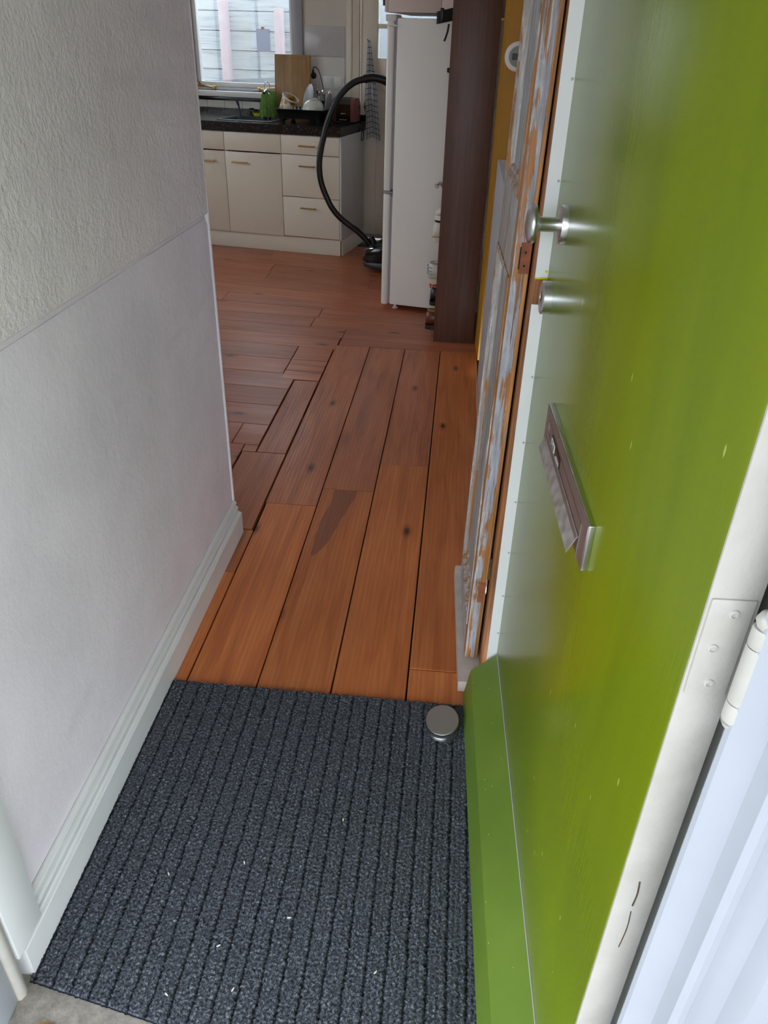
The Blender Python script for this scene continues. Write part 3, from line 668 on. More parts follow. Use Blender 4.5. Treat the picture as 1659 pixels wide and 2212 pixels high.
hb = tag(MB().lathe([(0, .298), (.0042, .298), (.0042, .312), (.0036, .313), (.0042, .314), (.0042, .340), (.0036, .341), (.0042, .342), (.0042, .358), (0, .359)], 12, (OT + .003, -.003, 0), 'z', False).build('hinge', 'dark_metal', d2, ang=30), 'small rusty hinge')
# sill strip below the leaf
o = MB().prism([(-.016, -.085), (.060, -.085), (.060, .0), (.060, .42), (-.012, .42), (-.016, .41)], 'z', .001, .034).build('trim_4', 'sill_paint', loc=(OX, OY, 0), rotz=OA); tag(o, 'pale worn wooden sill strip under the old door leaf', 'sill', kind=ST)
o = MB().box(0, .026, 0, .083, .001, 2.1, .002).build('trim_5', 'old_wood', loc=(.1365, 1.497, 0)); o.rotation_euler = (0, R(.6), 0); tag(o, 'bare brown wooden door post beside the old leaf', 'door post', kind=ST)
o = MB().box(.1505, .289, 2.05, 3.62, .001, .990, .003).build('trim_6', 'grey_board'); tag(o, 'pale grey boxed ledge along the right wall', 'ledge', kind=ST)

# ------------------------------------------------------------------ doormat
def build_mat():
    bm = bmesh.new(); NX, NY = 420, 400
    x0, x1, y1 = -.6425, .128, 1.381
    per = .0355; V = []
    for i in range(NX + 1):
        row = []
        for j in range(NY + 1):
            x = x0 + (x1 - x0) * i / NX
            yn = .643 - .1745 * (x - x0)
            y = yn + (y1 - yn) * j / NY
            if j in (0, NY): y += .0022 * mnoise.noise(Vector((x * 160, j, 0)))
            ph = (x / per) % 1.0
            wob = .05 * mnoise.noise(Vector((x * 30, y * 26, 3.3))) + .09 * mnoise.noise(Vector((x * 150, y * 230, 1.3)))
            p = (ph + wob) % 1.0
            h = .0092 - .0046 * math.exp(-((p - .10) / .085) ** 2) - .0016 * math.exp(-((p - .42) / .045) ** 2) - .0020 * math.exp(-((p - .70) / .05) ** 2)
            h += .0020 * mnoise.noise(Vector((x * 260, y * 200, 0))) + .0007 * mnoise.noise(Vector((x * 900, y * 700, 5)))
            if i in (0, NX) or j in (0, NY): h = .0015
            row.append(bm.verts.new((x, y, h)))
        V.append(row)
    for i in range(NX):
        for j in range(NY): bm.faces.new((V[i][j], V[i + 1][j], V[i + 1][j + 1], V[i][j + 1]))
    b = MB(); b.bm.free(); b.bm = bm
    return b.build('doormat', 'mat_pile', ang=180)
tag(build_mat(), 'dark grey ribbed carpet doormat inside the front door', 'doormat')
cr = None
for k, (x, y, a) in enumerate(((-.335, .735, .6), (-.33, .90, 2), (-.29, .665, 1.2), (-.22, .80, .2), (-.40, .645, 2.6), (-.15, 1.02, 1.7), (-.05, .72, .9), (-.47, .86, 2.2))):
    if cr is None:
        b = MB().lathe([(0, -.0012), (.0014, -.001), (.0018, 0), (.0014, .001), (0, .0012)], 8, (0, 0, 0), 'z', False); b.xf(Matrix.Diagonal((2.4, .8, .7, 1)))
        cr = b.build('crumb', 'crumb'); q = cr
    else: q = cr.copy(); col.objects.link(q)
    q.location = (x, y, .0108); q.rotation_euler = (0, 0, a)
    tag(q, 'tiny pale crumb lying on the dark doormat', 'crumb', 'crumbs on the doormat')

# door stop puck
ds = thing('door_stop', 'round brushed steel door stop on doormat corner', 'door stop', (.0485, 1.290, .0085))
tl_ = T(0, 0, .028) @ RX(17) @ RY(-6)
def dring(r_, h_, tilted=True):
    p = [Vector((r_ * math.cos(2 * math.pi * k / 48), r_ * math.sin(2 * math.pi * k / 48), h_)) for k in range(48)]
    return [tl_ @ q for q in p] if tilted else p
MB().loft([dring(.034, 0, False), dring(.036, .002, False), dring(.036, -.003), dring(.034, -.002)], True, True).build('base', 'steel', ds, ang=40)
MB().loft([dring(.032, -.0025), dring(.0395, -.0018), dring(.0412, .0010), dring(.0395, .0038), dring(.032, .0044)], True, True).build('rubber_ring', 'rubber', ds, ang=60)
MB().loft([dring(.0380, .0040), dring(.0388, .0052), dring(.0388, .0130), dring(.0376, .0146)], True, True).build('cap', 'steel', ds, ang=30)

# dry leaves on the threshold
lf0 = None
for k, (x, y, a, s_) in enumerate(((-.585, .574, .5, 1.0), (-.560, .566, 2.2, .9), (-.535, .560, 1.2, 1.1), (-.505, .572, 2.9, .7), (-.60, .560, 1.9, .8))):
    if lf0 is None:
        def lfn(u, v):
            wv = .008 * math.sin(math.pi * min(1, u * .98 + .01)) ** .8
            return ((u - .5) * .034, (v - .5) * 2 * wv, .003 + .010 * (v - .5) ** 2 * 4 * .4 + .004 * math.sin(u * 5))
        lf0 = MB().grid(10, 6, lfn, .0006).build('dry_leaf', 'leaf'); q = lf0
    else: q = lf0.copy(); col.objects.link(q)
    q.location = (x, y, .0015); q.rotation_euler = (0, 0, a); q.scale = (s_,) * 3
    tag(q, 'small curled brown leaf on the stone threshold', 'leaf', 'dry leaves on the threshold')

# ------------------------------------------------------------------ kitchen units
def bar_handle(parent, xc, z, w=.125):
    b = MB(); y = -.045
    b.tube([(xc - w / 2, y, z), (xc + w / 2, y, z)], .0048, 10)
    for s in (-1, 1): b.tube([(xc + s * (w / 2 - .012), y, z), (xc + s * (w / 2 - .012), -.020, z)], .0042, 8)
    return b.build('handle', 'brass', parent)
FY0, FY1 = -.020, -.001     # front panels
def unit(x0, x1, kind, label):
    t = thing('base_cabinet', label, 'cabinet', K(x0, 0, 0), KA, 'kitchen base cabinets'); w_ = x1 - x0
    b = MB(); b.box(.0005, .016, 0, .54, .125, .826).box(w_ - .0165, w_ - .0005, 0, .54, .125, .826).box(.016, w_ - .0165, .53, .54, .125, .826).box(.016, w_ - .0165, 0, .53, .125, .14).box(.016, w_ - .0165, 0, .53, .81, .826)
    b.build('body', 'cabinet_side', t, False)
    e = .0022
    def front(nm, z0, z1): return MB().box(e, w_ - e, FY0, FY1, z0 + e, z1 - e, .0015).build(nm, 'cabinet', t)
    if kind == 'drawers':
        for z0, z1, hz in ((.122, .408, .336), (.408, .697, .624), (.697, .824, .757)):
            f = front('drawer', z0, z1); bar_handle(f, w_ * .465, hz)
    else:
        f = front('door', .118, .693); bar_handle(f, .125 if kind == 'left' else w_ - .14, .623)
        front('false_front', .697, .824)
    return t
unit(-.449, 0.0, 'drawers', 'cream base cabinet with three drawers at the counter end')
unit(-.899, -.449, 'left', 'cream base cabinet with one door under the sink')
unit(-1.349, -.899, 'right', 'cream base cabinet partly hidden behind the hall wall edge')
pl = thing('plinth', 'cream kickboard running under the base cabinets', 'plinth', K(0, 0, 0), KA)
MB().box(-1.349, -.002, -.004, .012, .001, .117, .001).build('front_board', 'cabinet', pl)
MB().box(.001, .013, .012, .54, .001, .117, .001).build('side_board', 'cabinet', pl)
o = MB().box(.0008, .013, -.018, .56, .119, .8265, .0012).build('end_panel', 'cabinet_side', loc=K(0, 0), rotz=KA); tag(o, 'pale end panel closing the row of base cabinets', 'panel')
# worktop with cut-out and sink
WT0, WT1 = .828, .888
sx0, sx1, sy0, sy1 = -.985, -.565, .085, .43
b = MB(); b.box(-1.40, sx0, -.032, .588, WT0, WT1).box(sx1, .012, -.032, .588, WT0, WT1).box(sx0, sx1, -.032, sy0, WT0, WT1).box(sx0, sx1, sy1, .588, WT0, WT1)
b.box(-1.40, .012, .570, .5885, WT1, .931)
bmesh.ops.remove_doubles(b.bm, verts=b.bm.verts[:], dist=.0001)
o = b.build('worktop', 'worktop', loc=K(0, 0), rotz=KA, smooth=False); tag(o, 'black speckled worktop with a low upstand', 'worktop')
sk = thing('sink', 'black inset kitchen sink in the speckled worktop', 'sink', K((sx0 + sx1) / 2, (sy0 + sy1) / 2, WT1), KA)
hw, hd = (sx1 - sx0) / 2, (sy1 - sy0) / 2
def rr(hw, hd, r, z, n=6):
    out = []
    for cx_, cy_, a0 in ((hw - r, hd - r, 0), (-hw + r, hd - r, 90), (-hw + r, -hd + r, 180), (hw - r, -hd + r, 270)):
        for k in range(n + 1):
            a = R(a0 + 90 * k / n); out.append((cx_ + r * math.cos(a), cy_ + r * math.sin(a), z))
    return out
MB().loft([rr(hw + .014, hd + .014, .03, .0008), rr(hw + .014, hd + .014, .03, .005), rr(hw + .008, hd + .008, .03, .007), rr(hw - .012, hd - .012, .03, .0065), rr(hw - .018, hd - .018, .03, -.004), rr(hw - .03, hd - .03, .04, -.055), rr(hw - .06, hd - .06, .04, -.058)], False, True).build('basin', 'black_plastic', sk, ang=50)
MB().lathe([(0, -.0575), (.03, -.0575), (.034, -.0555), (.03, -.0545), (.012, -.0560), (0, -.0560)], 24, cap=False).build('drain', 'chrome', sk)
# mixer tap
tp = thing('faucet', 'chrome kitchen tap standing behind the sink', 'tap', K(-.728, .522, WT1 + .0005), KA)
MB().lathe([(0, 0), (.024, 0), (.024, .006), (.017, .010), (.015, .10), (.013, .155), (0, .157)], 24, cap=False).build('column', 'chrome', tp, ang=40)
MB().tube(catmull([(0, 0, .13), (0, -.03, .175), (0, -.09, .190), (0, -.15, .172)], 6), .009, 12).build('spout', 'chrome', tp)
MB().tube([(0, 0, .157), (-.004, -.006, .172), (-.010, -.035, .192)], [.008, .007, .006], 10).build('lever', 'chrome', tp)
# two cloths over the spout
def cloth(name, label, xo, w_, h_, y_, tw):
    def f(u, v):
        s = (v - .5) * 2
        z = 1.070 + .004 - abs(s) ** 1.25 * h_ * (1.0 + .15 * math.sin(u * 5 + tw))
        return (xo + (u - .5) * (w_ * (.55 + .75 * abs(s))) + .012 * s, y_ + .022 * (1 if s > 0 else -1) * min(1, abs(s) * 4) + .007 * math.sin(u * 14 + tw + s) * abs(s), z)
    o = MB().grid(16, 28, f, .0016).build(name, 'green_cloth', loc=K(0, 0), rotz=KA); return tag(o, label, 'cloth')
cloth('dish_cloth', 'green dish cloth hung on the tap beside the clear bottle', -.735, .050, .165, .410, 0)
cloth('dish_cloth', 'green dish cloth hung on the tap nearest the wooden board', -.680, .046, .185, .425, 2)
# soap bottle, sponge, brush, cup
sb = thing('soap_bottle', 'clear washing up bottle behind the green cloths', 'bottle', K(-.782, .42, WT1 + .0005 if False else WT1 + .0072), KA)
sb.location.z = WT1 + .001; sb.location = K(-.782, .512, WT1 + .001)
b = MB().lathe([(0, 0), (.030, 0), (.033, .006), (.035, .06), (.032, .11), (.024, .145), (.013, .16), (.013, .168), (0, .168)], 24, cap=False); b.xf(Matrix.Diagonal((1.1, .65, 1, 1))); b.build('body', 'soap', sb)
MB().lathe([(0, .168), (.013, .168), (.013, .186), (.006, .190), (.006, .200), (0, .201)], 16, cap=False).build('cap', 'white_plastic', sb)
sp = thing('sponge', 'yellow sponge with green scouring side by the sink', 'sponge', K(-.838, .525, WT1 + .001), KA + R(8))
MB().box(-.042, .042, -.022, .022, 0, .024, .004).build('foam', 'sponge_y', sp); MB().box(-.042, .042, -.022, .022, .0242, .032, .002).build('scourer', 'sponge_g', sp)
br = thing('dish_brush', 'navy dish brush leaning out of the sink', 'brush', K(-.915, .345, WT1 - .0452), KA)
MB().tube(catmull([(0, 0, .022), (-.006, .006, .07), (-.022, .012, .13), (-.036, .010, .172)], 5), [.006] * 10 + [.008, .0095, .0095, .009, .008, .007], 10).build('handle', 'navy', br)
MB().lathe([(0, 0), (.022, 0), (.024, .016), (.018, .022), (0, .024)], 18, cap=False).build('bristle_head', 'white_plastic', br)
cu = thing('metal_cup', 'small steel cup beside the sponge', 'cup', K(-.905, .530, WT1 + .001), KA)
MB().lathe([(0, 0), (.016, 0), (.018, .003), (.018, .050), (.020, .054), (.017, .054), (.016, .006), (0, .005)], 24, cap=False).build('cup_wall', 'chrome', cu); MB().lathe([(.0195, .036), (.0205, .038), (.0195, .040)], 24, cap=False).build('rim_band', 'steel', cu)
# cutting board leaning on the wall
cb = thing('cutting_board', 'large upright wooden cutting board leaning on window sill', 'cutting board', K(-.548, .492, WT1 + .002), KA)
mt = RX(-5)
MB().box(-.142, .142, -.010, .010, 0, .425, .004, mt).build('board', 'bamboo', cb)
tag(MB().tube([mt @ Vector((x, -.0102, z)) for x, z in ((-.125, .02), (-.125, .40), (.125, .40), (.125, .02))], .0012, 6).build('juice_groove', 'bamboo', cb), 'shallow groove')
# dish rack with contents
rk = thing('dish_rack', 'black dish rack with drying crockery beside the cutting board', 'dish rack', K(-.355, .255, WT1 + .001), KA)
RW, RD = .178, .145
b = MB(); b.loft([rr(RW - .012, RD - .012, .02, .028), rr(RW, RD, .02, .082), rr(RW + .006, RD + .006, .02, .088), rr(RW + .004, RD + .004, .02, .090), rr(RW - .005, RD - .005, .02, .086), rr(RW - .016, RD - .016, .02, .034)], True, True); b.build('tray', 'black_plastic', rk, ang=40)
for sx in (-1, 1):
    for s_ in (-1, 1): MB().loft([[(sx * .14 + a * .012, s_ * .11 + c_ * .012, 0) for a, c_ in ((-1, -1), (1, -1), (1, 1), (-1, 1))], [(sx * .14 + a * .018, s_ * .11 + c_ * .018, .030) for a, c_ in ((-1, -1), (1, -1), (1, 1), (-1, 1))]]).build('leg', 'black_plastic', rk, False)
pr_ = None
for k in range(11):
    pts = [(-.135 + k * .027, -.085, .034), (-.132 + k * .027, -.085, .094), (-.128 + k * .027, -.085, .104), (-.124 + k * .027, -.085, .094), (-.121 + k * .027, -.085, .034)]
    MB().tube(pts, .0022, 6).build('prong', 'white_plastic', rk)
zr = WT1 + .036
# yoghurt tub lying tilted on the prongs
tb = thing('plastic_tub', 'white plastic tub with orange brown print in the dish rack', 'tub', K(-.482, .235, zr + .072), KA)
mt = RX(8) @ RY(28) @ Matrix.Scale(1.28, 4)
b = MB().lathe([(.038, -.045), (.0395, -.045), (.047, .046), (.045, .046)], 28, cap=False); b.lathe([(.038, -.045), (0, -.045)], 28, cap=False); b.xf(mt); b.build('tub_wall', 'tub_print', tb)
b = MB().lathe([(.0445, .040), (.0500, .040), (.0505, .047), (.0475, .048), (.0445, .044)], 28, cap=False); b.xf(mt); b.build('rim', 'white_plastic', tb)
b = MB().lathe([(0, -.046), (.0405, -.046), (.0415, -.040), (.0405, -.036)], 28, cap=False); b.xf(mt); b.build('foot_band', 'white_plastic', tb)
# oval plate standing on edge
pl_ = thing('serving_plate', 'grey white plate standing on edge in the dish rack', 'plate', K(-.398, .345, zr + .004), KA)
mt = RY(14) @ T(0, 0, .108) @ RZ(38) @ Matrix.Scale(1.24, 4)
def plate(zz, r): return [mt @ Vector((zz, r * .95 * math.cos(a / 36 * 2 * math.pi), r * 1.0 * math.sin(a / 36 * 2 * math.pi))) for a in range(36)]
MB().loft([plate(-.004, .045), plate(-.006, .055), plate(.008, .086), plate(.0115, .0855), plate(.003, .058), plate(0, .045)]).build('dish', 'grey_ceramic', pl_, ang=50)
tag(MB().loft([plate(.0006, .02), plate(.0006, .044), plate(.0022, .044), plate(.0022, .02)]).build('glaze_disc', 'bamboo', pl_, ang=50), 'brown centre')
# bowl upside down
bw = thing('bowl', 'pale glazed bowl upside down at the front of the dish rack', 'bowl', K(-.272, .205, zr + .045), KA)
mt = RX(6)
b = MB().lathe([(.0795, 0), (.082, .0015), (.0815, .006), (.076, .030), (.064, .052), (.048, .066), (.034, .072), (.034, .078), (.031, .079), (.028, .073), (0, .072)], 36, cap=False); b.xf(mt); b.build('shell', 'porcelain', bw, ang=50)
b = MB().lathe([(.0795, 0), (.074, .028), (.062, .048), (.046, .060), (0, .066)], 36, cap=False); b.xf(mt); b.build('inner_face', 'porcelain', bw, ang=50)
# cutlery holder with spoons
ch_ = thing('cutlery_holder', 'dark cutlery holder at the back of the dish rack', 'cutlery holder', K(-.245, .350, zr + .002), KA)
MB().loft([rr(.028, .022, .01, 0), rr(.032, .026, .01, .100), rr(.030, .024, .01, .100), rr(.026, .020, .01, .004)], True, True).build('cup_wall', 'black_plastic', ch_)
for k, (dx, dy, tx, ty) in enumerate(((-.012, 0, -10, 4), (.010, .006, 14, -3), (.0, -.008, 4, 10))):
    s_ = tag(MB().tube([(0, 0, 0), (0, 0, .10), (0, .002, .125)], [.003, .0025, .003], 8).build('spoon', 'chrome', loc=K(-.245 + dx, .350 + dy, zr + .012), rotz=KA),
             ('steel spoon leaning left in the cutlery holder', 'steel spoon leaning right in the cutlery holder', 'steel spoon leaning back in the cutlery holder')[k], 'spoon', 'spoons in the cutlery holder')
    s_.rotation_euler = (R(ty), R(tx), KA)
    b = MB().lathe([(0, -.024), (.010, -.018), (.015, 0), (.012, .016), (0, .024)], 14, cap=False); b.xf(T(0, .004, .147) @ Matrix.Diagonal((1, .35, 1, 1))); b.build('bowl_end', 'chrome', s_)
gp = thing('glass_plate', 'clear glass plate standing at the rack end by the toaster', 'plate', K(-.198, .275, zr + .004), KA)
mt = RY(8) @ T(0, 0, .078)
MB().loft([[mt @ Vector((zz, r * math.cos(a / 32 * 2 * math.pi), r * math.sin(a / 32 * 2 * math.pi))) for a in range(32)] for zz, r in ((-.002, .05), (.004, .076), (.007, .076), (.001, .05))]).build('dish', 'smoke_plastic', gp)
MB().loft([[mt @ Vector((zz, r * math.cos(a / 32 * 2 * math.pi), r * math.sin(a / 32 * 2 * math.pi))) for a in range(32)] for zz, r in ((.005, .072), (.0045, .0775), (.0075, .0775))]).build('rim', 'grey_ceramic', gp)
# toaster
to = thing('toaster', 'black toaster with burgundy ends on the worktop corner', 'toaster', K(-.078, .385, WT1 + .001), KA)
sh = lambda x, k=1.0: [(x, y * k, z) for y, z in ((-.075, .012), (-.078, .05), (-.078, .12), (-.066, .152), (-.045, .164), (.045, .164), (.066, .152), (.078, .12), (.078, .05), (.075, .012))]
MB().loft([sh(-.055), sh(.055)]).build('housing', 'black_gloss', to, ang=30)
for s_ in (-1, 1): MB().loft([sh(s_ * .0552), sh(s_ * .082), [(s_ * .088, p[1] * .9, .012 + (p[2] - .012) * .94) for p in sh(0)]]).build('end_cap', 'burgundy', to, ang=40)
for y in (-.024, .024): MB().box(-.05, .05, y - .010, y + .010, .1642, .1656).build('slot', 'black_hole', to, False)
MB().box(-.058, .058, -.065, .065, 0, .0118, .003).build('foot', 'black_plastic', to)
MB().box(-.02, .02, -.0815, -.0785, .06, .066, .001).build('lever', 'chrome', to)
MB().box(-.03, .03, -.0800, -.0785, .022, .026, .0005).build('marking', 'fridge_grey', to)
pts = [(.000, .475, WT1 + .004), (.020, .50, WT1 + .006), (.0235, .48, .872), (.024, .44, .80), (.030, .42, .772), (.038, .44, .785), (.030, .47, .840)]
tag(MB().tube(catmull([(x + .078, y - .385, z - WT1 - .001) for x, y, z in pts], 6), .0032, 8).build('cord', 'black_plastic', to), 'black cord loop over the worktop end')
# sockets, switches, plug and its cord
sk_ = thing('wall_socket', 'white double wall socket behind the dish rack', 'socket', K(-.400, WB - .0062, 1.150), KA)
MB().box(-.043, .043, -.008, 0, -.062, .062, .003).build('cover_plate', 'white_plastic', sk_)
for z in (-.032, .032):
    f = MB().lathe([(.0235, -.0082), (.0215, -.0095), (.0195, -.0078), (0, -.0072)], 28, (0, 0, z), 'y', False).build('socket_face', 'white_plastic', sk_)
    if z < 0:
        for x in (-.0095, .0095): MB().lathe([(0, -.0086), (.0028, -.0084), (.003, -.007)], 10, (x, 0, z), 'y', False).build('pin_hole', 'black_hole', f)
for k, x in enumerate((-.287, -.204)):
    s_ = thing('light_switch', ('white light switch next to the wall socket', 'white light switch nearest the back door frame')[k], 'switch', K(x, WB - .0062, 1.139), KA, 'kitchen light switches')
    MB().box(-.0405, .0405, -.008, 0, -.041, .041, .002).build('cover_plate', 'white_plastic', s_)
    MB().box(-.028, .028, -.0125, -.0078, -.029, .029, .0015, RX(2.5)).build('rocker', 'white_plastic', s_)
pg = thing('power_plug', 'black power plug pushed into the upper socket', 'plug', K(-.400, WB - .0145, 1.180), KA)
MB().loft([[(r * math.cos(a / 20 * 2 * math.pi), y, r * 1.15 * math.sin(a / 20 * 2 * math.pi)) for a in range(20)] for y, r in ((-.0005, .0185), (-.018, .019), (-.030, .014), (-.034, .006))]).build('plug_body', 'rubber', pg)
MB().tube([(0, -.020, .012), (0, -.022, .030), (.002, -.024, .042)], [.009, .006, .004], 10).build('strain_relief', 'rubber', pg)
MB().tube(catmull([(.002, -.024, .040), (.010, -.028, .056), (.034, -.034, .052), (.062, -.05, .02), (.092, -.075, -.05), (.112, -.10, -.10), (.130, -.12, -.18), (.150, -.13, -.262), (.19, -.135, -.280)], 6), .0030, 8).build('cord', 'rubber', pg)

# ------------------------------------------------------------------ vacuum cleaner
vc = thing('vacuum_cleaner', 'black vacuum cleaner with curved hose beside the fridge', 'vacuum cleaner', (-.50, 5.62, .004), R(-12))
def vring(x, w_, z0, z1, n=20):
    r = []
    for k in range(n):
        a = 2 * math.pi * k / n; c_, s_ = math.cos(a), math.sin(a)
        r.append((x, w_ * math.copysign(abs(c_) ** .75, c_), (z0 + z1) / 2 + (z1 - z0) / 2 * math.copysign(abs(s_) ** .75, s_)))
    return r
MB().loft([vring(-.165, .02, .075, .095), vring(-.150, .07, .045, .125), vring(-.11, .11, .03, .165), vring(-.03, .13, .025, .215), (vring(.08, .135, .025, .235)), vring(.2, .12, .03, .215), vring(.27, .08, .05, .17)]).build('body', 'black_gloss', vc, ang=60)
MB().loft([vring(-.168, .03, .052, .075), vring(-.140, .085, .016, .078), vring(-.06, .126, .012, .085), vring(.1, .139, .012, .09), vring(.22, .122, .016, .08), vring(.275, .07, .04, .07)]).build('bumper', 'dark_grey', vc, ang=60)
MB().tube([(-.150, -.06, .135), (-.10, -.09, .156), (-.02, -.112, .172), (.08, -.120, .182)], .005, 8).build('trim_line', 'chrome', vc)
for s_ in (-1, 1): MB().lathe([(0, -.012), (.05, -.012), (.055, 0), (.05, .012), (0, .012)], 24, (.17, s_ * .14, .055), 'y', False).build('wheel', 'black_plastic', vc)
MB().tube([(-.085, 0, .15), (-.105, 0, .19), (-.118, 0, .215)], [.030, .027, .024], 16).build('hose_socket', 'black_plastic', vc)
wv = [(-.609, .190), (-.66, .245), (-.705, .287), (-.760, .325), (-.818, .372), (-.870, .435), (-.912, .516), (-.938, .585), (-.950, .660), (-.948, .735), (-.936, .801), (-.919, .868), (-.897, .940), (-.869, 1.008), (-.835, 1.075), (-.797, 1.125), (-.752, 1.165), (-.705, 1.192), (-.645, 1.209)]
hp = [Vector((x, 5.56 - .06 * min(1, i / 5), z)) for i, (x, z) in enumerate(wv)]
inv = (Matrix.Translation(vc.location) @ Matrix.Rotation(R(-12), 4, 'Z')).inverted()
pts = catmull([inv @ p for p in hp], 10)
MB().tube(pts, [.0195 + (.0012 if k % 2 else -.0008) for k in range(len(pts))], 14).build('hose', 'black_plastic', vc, ang=70)
hd_ = [inv @ Vector(p) for p in ((-.655, 5.5, 1.207), (-.60, 5.5, 1.216), (-.545, 5.5, 1.208), (-.50, 5.5, 1.190), (-.44, 5.5, 1.155))]
hn = MB().tube(catmull(hd_, 5), .024, 14).build('hand_grip', 'black_plastic', vc)
MB().tube(catmull([inv @ Vector(p) for p in ((-.650, 5.498, 1.2295), (-.60, 5.498, 1.2385), (-.545, 5.498, 1.231), (-.51, 5.498, 1.218))], 5), .006, 8).build('grip_trim', 'fridge_grey', hn)

# ------------------------------------------------------------------ fridge and cupboard over it
FRA = R(-11)
fr = thing('fridge', 'tall white fridge freezer seen from its side', 'fridge', (-.442, 4.693, .001), FRA)
MB().box(.056, .60, 0, .55, .028, 1.515, .006).build('body', 'fridge', fr)
for z0, z1 in ((.022, .664), (.676, 1.522)):
    d_ = MB().box(0, .042, -.001, .551, z0, z1, .012, seg=4).build('door', 'fridge', fr)
    MB().box(.042, .0565, .006, .544, z0 + .012, z1 - .012).build('gasket', 'fridge_grey', d_, False)
MB().box(.004, .050, -.0015, .55, .6645, .6755, .002).build('door_hinge', 'fridge_grey', fr)
MB().box(-.008, .052, -.004, .10, 1.500, 1.530, .006).build('top_hinge_cover', 'white_plastic', fr)
MB().tube([(-.010, .02, 1.484), (.02, -.006, 1.482), (.055, -.006, 1.480)], .005, 8).build('trim_bead', 'white_plastic', fr)
for x, y in ((.085, .03), (.57, .03), (.085, .52), (.57, .52)): MB().lathe([(0, 0), (.017, 0), (.018, .008), (.008, .011), (.008, .030), (0, .030)], 18, (x, y, 0), 'z', False).build('foot', 'white_plastic', fr)
cpb = thing('wall_cupboard', 'pinkish white cupboard hung above the fridge', 'cupboard', (-.442, 4.693, 1.536), FRA)
MB().box(.004, .285, .002, .55, .004, .60, .002).box(.2865, .60, .002, .55, .004, .60, .002).build('carcass', 'cupboard', cpb)
MB().box(-.014, .0035, .002, .55, .004, .60, .002).build('door', 'cupboard', cpb)
tag(MB().box(-.028, -.0142, .01, .05, .032, .40, .003).build('handle', 'dark_red', cpb), 'dark red brown handle strip')

# ------------------------------------------------------------------ dark open shoe cabinet
SX0, SX1, SY0, SY1, SZ = -.0915, .128, 4.120, 4.556, 1.98
sc_ = thing('shoe_cabinet', 'tall dark brown veneered shoe cabinet before the fridge', 'cabinet', (SX0, SY0, .001))
W_, D_ = SX1 - SX0, SY1 - SY0
MB().box(0, W_, 0, .018, 0, SZ, .001).build('side_panel', 'dark_veneer', sc_); MB().box(0, W_, D_ - .018, D_, 0, SZ, .001).build('side_panel', 'dark_veneer', sc_)
MB().box(W_ - .008, W_, .018, D_ - .018, 0, SZ).build('back_panel', 'dark_veneer', sc_, False)
shz = [.030, .285, .498, .735, .955, 1.185, 1.42, 1.70, SZ - .02]
for z in shz: MB().box(.004, W_ - .008, .0182, D_ - .0182, z, z + .016, .001).build('shelf', 'dark_veneer', sc_)
MB().tube([(-.006, .009, .02), (-.0105, .0085, .06), (-.006, .009, .10)], .0018, 6).build('edge_band_loose', 'dark_veneer', sc_)
def shoe(label, z, y, upper, sole, trim, out=.045, toe_out=False, Ls=.235, tilt=0, extra=None):
    t = thing('shoe', label, 'shoe', (SX0 - out, y, z), 0, 'shoes in the dark cabinet')
    t.rotation_euler = (0, R(tilt), 0 if not toe_out else 0)
    k = Ls / .27
    # from heel (x=0) to toe (x=.27): half width, height, lift
    sec = [(0, .018, .055), (.008, .028, .075), (.03, .034, .085), (.07, .034, .082), (.105, .034, .078), (.14, .038, .066), (.18, .043, .054), (.22, .042, .045), (.25, .032, .036), (.268, .014, .026)]
    if toe_out: sec = [(.27 - x, w_, h) for x, w_, h in sec[::-1]]
    def ring(x, w_, h, n=16):
        r = []
        for q in range(n):
            a = 2 * math.pi * q / n; c_, s_ = math.cos(a), math.sin(a)
            zz = .020 + (h) * (.5 + .5 * s_)
            r.append((x * k, w_ * c_ * (1 - .25 * max(0, s_)), zz))
        return r
    MB().loft([ring(*s_) for s_ in sec]).build('upper', upper, t, ang=60)
    so = []
    outl = [(x * k, w_ + .004) for x, w_, h in sec]
    poly = [(x, w_) for x, w_ in outl] + [(x, -w_) for x, w_ in outl[::-1]]
    MB().prism([(poly[0][0] - .003, 0)] + poly, 'z', .001, .024).build('sole', sole, t, ang=50)
    xo = .05 if not toe_out else .20
    b = MB().loft([[(xo * k + .035 * a * math.cos(q / 14 * 2 * math.pi), .024 * a * math.sin(q / 14 * 2 * math.pi), zz) for q in range(14)] for a, zz in ((1.0, .098), (1.12, .106), (.85, .107), (.6, .085))], False, True)
    b.build('collar', trim, t)
    lx = (.115, .135, .155) if not toe_out else (.155, .135, .115)
    for x in lx: MB().tube([(x * k, -.024, .078), (x * k + .004, 0, .092), (x * k, .024, .078)], .0025, 6).build('lace', trim, t)
    if extra: extra(t)
    return t
z_ = lambda i: shz[i] + .018
shoe('brown leather shoe with dark sole on the lowest shelf', z_(0), SY0 + .085, 'leather_brown', 'leather_black', 'bamboo', .050)
def coral(t): MB().tube([(.0, -.022, .100), (-.006, 0, .112), (.0, .022, .100)], .005, 8).build('pull_tab', 'coral', t)
shoe('black shoe with coral trim on top behind the brown shoe', z_(0) + .100, SY0 + .20, 'leather_black', 'leather_black', 'coral', .035, extra=coral)
def silver(t):
    for zz in (.045, .062, .080): MB().tube([(.020, -.0355, zz), (-.002, -.026, zz + .004), (-.0045, 0, zz + .006), (-.002, .026, zz + .004)], .0035, 8).build('stripe', 'silver_fabric', t)
shoe('white sneaker with silver heel stripes on the second shelf', z_(1), SY0 + .085, 'leather_white', 'cream_sole', 'silver_fabric', .050, extra=silver)
shoe('white sneaker with dark lining on the third shelf', z_(2), SY0 + .085, 'leather_white', 'cream_sole', 'leather_black', .036)
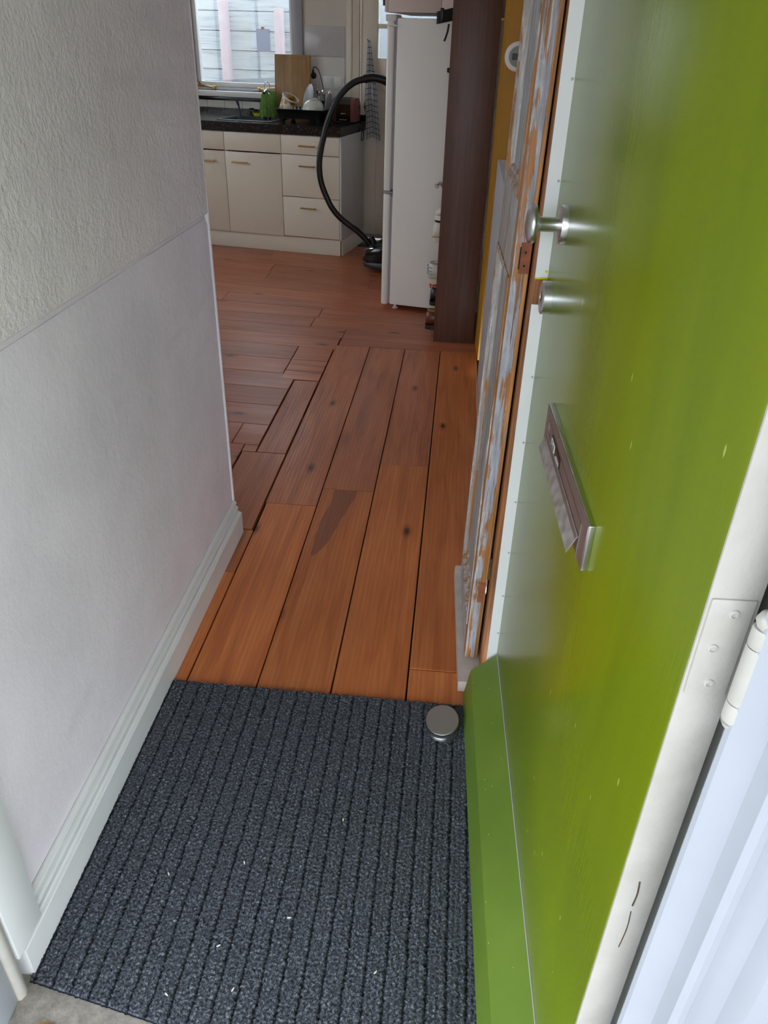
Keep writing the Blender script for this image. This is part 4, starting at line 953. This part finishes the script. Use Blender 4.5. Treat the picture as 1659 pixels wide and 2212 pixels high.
shoe('pale cream sneaker stacked on the third shelf sneaker', z_(2) + .107, SY0 + .10, 'leather_white', 'leather_white', 'leather_white', .030, True)
# loose things poking out of the shelves
def wrap(u, v):
    p = Vector((u * 5, v * 6, 1.7)); n = mnoise.noise_vector(p)
    return (-.128 + u * .11 + n.x * .022, SY0 + .05 + v * .10 + n.y * .02, .784 + n.z * .034 + .010 * math.sin(u * 7))
o = MB().grid(14, 14, wrap, .0006).build('plastic_wrap', 'clear_plastic', smooth=False); tag(o, 'crumpled clear plastic wrap sticking out of the cabinet', 'plastic wrap')
bt = thing('strap', 'wide black strap hanging out of the cabinet top', 'strap', (-.09, 4.30, 1.437))
def band(u, v):
    a = u * math.pi
    return (.10 - .175 * math.sin(a) ** .8 if False else .06 - .140 * math.sin(a), .10 * u - .05, .048 + v * .050 + .030 * (1 - math.sin(a)))
MB().grid(24, 4, band, .004).build('webbing', 'rubber', bt)
MB().box(-.062, -.045, -.055, -.040, .060, .112, .003).build('buckle', 'black_plastic', bt)
MB().tube([(-.020, -.02, .05), (-.024, -.022, .02), (-.032, -.025, -.006), (-.038, -.025, -.02)], .0045, 8).build('loose_end', 'rubber', bt)
o = MB().lathe([(0, -.014), (.010, -.013), (.011, 0), (.011, .05), (0, .052)], 16, (-.092, 4.26, 1.299), 'x', False).build('flashlight', 'black_plastic'); tag(o, 'small black cylinder sticking out of the cabinet', 'flashlight')
o.location.z = 0

# thermostat on the ochre wall
th = thing('thermostat', 'round white thermostat on the ochre wall end', 'thermostat', (.205, 3.859, 1.367))
MB().lathe([(0, -.0005), (.054, -.0005), (.057, -.004), (.057, -.018), (.052, -.025), (.042, -.027), (.040, -.025), (0, -.025)], 48, (0, 0, 0), 'y', False).build('dial', 'white_plastic', th, ang=40)
MB().lathe([(0, -.0255), (.039, -.0255), (.039, -.0265), (0, -.0268)], 40, (0, 0, 0), 'y', False).build('display', 'lcd', th, ang=40)
MB().box(-.026, .012, -.0275, -.0266, -.012, .012, .0003).build('screen_segment', 'dark_grey', th)
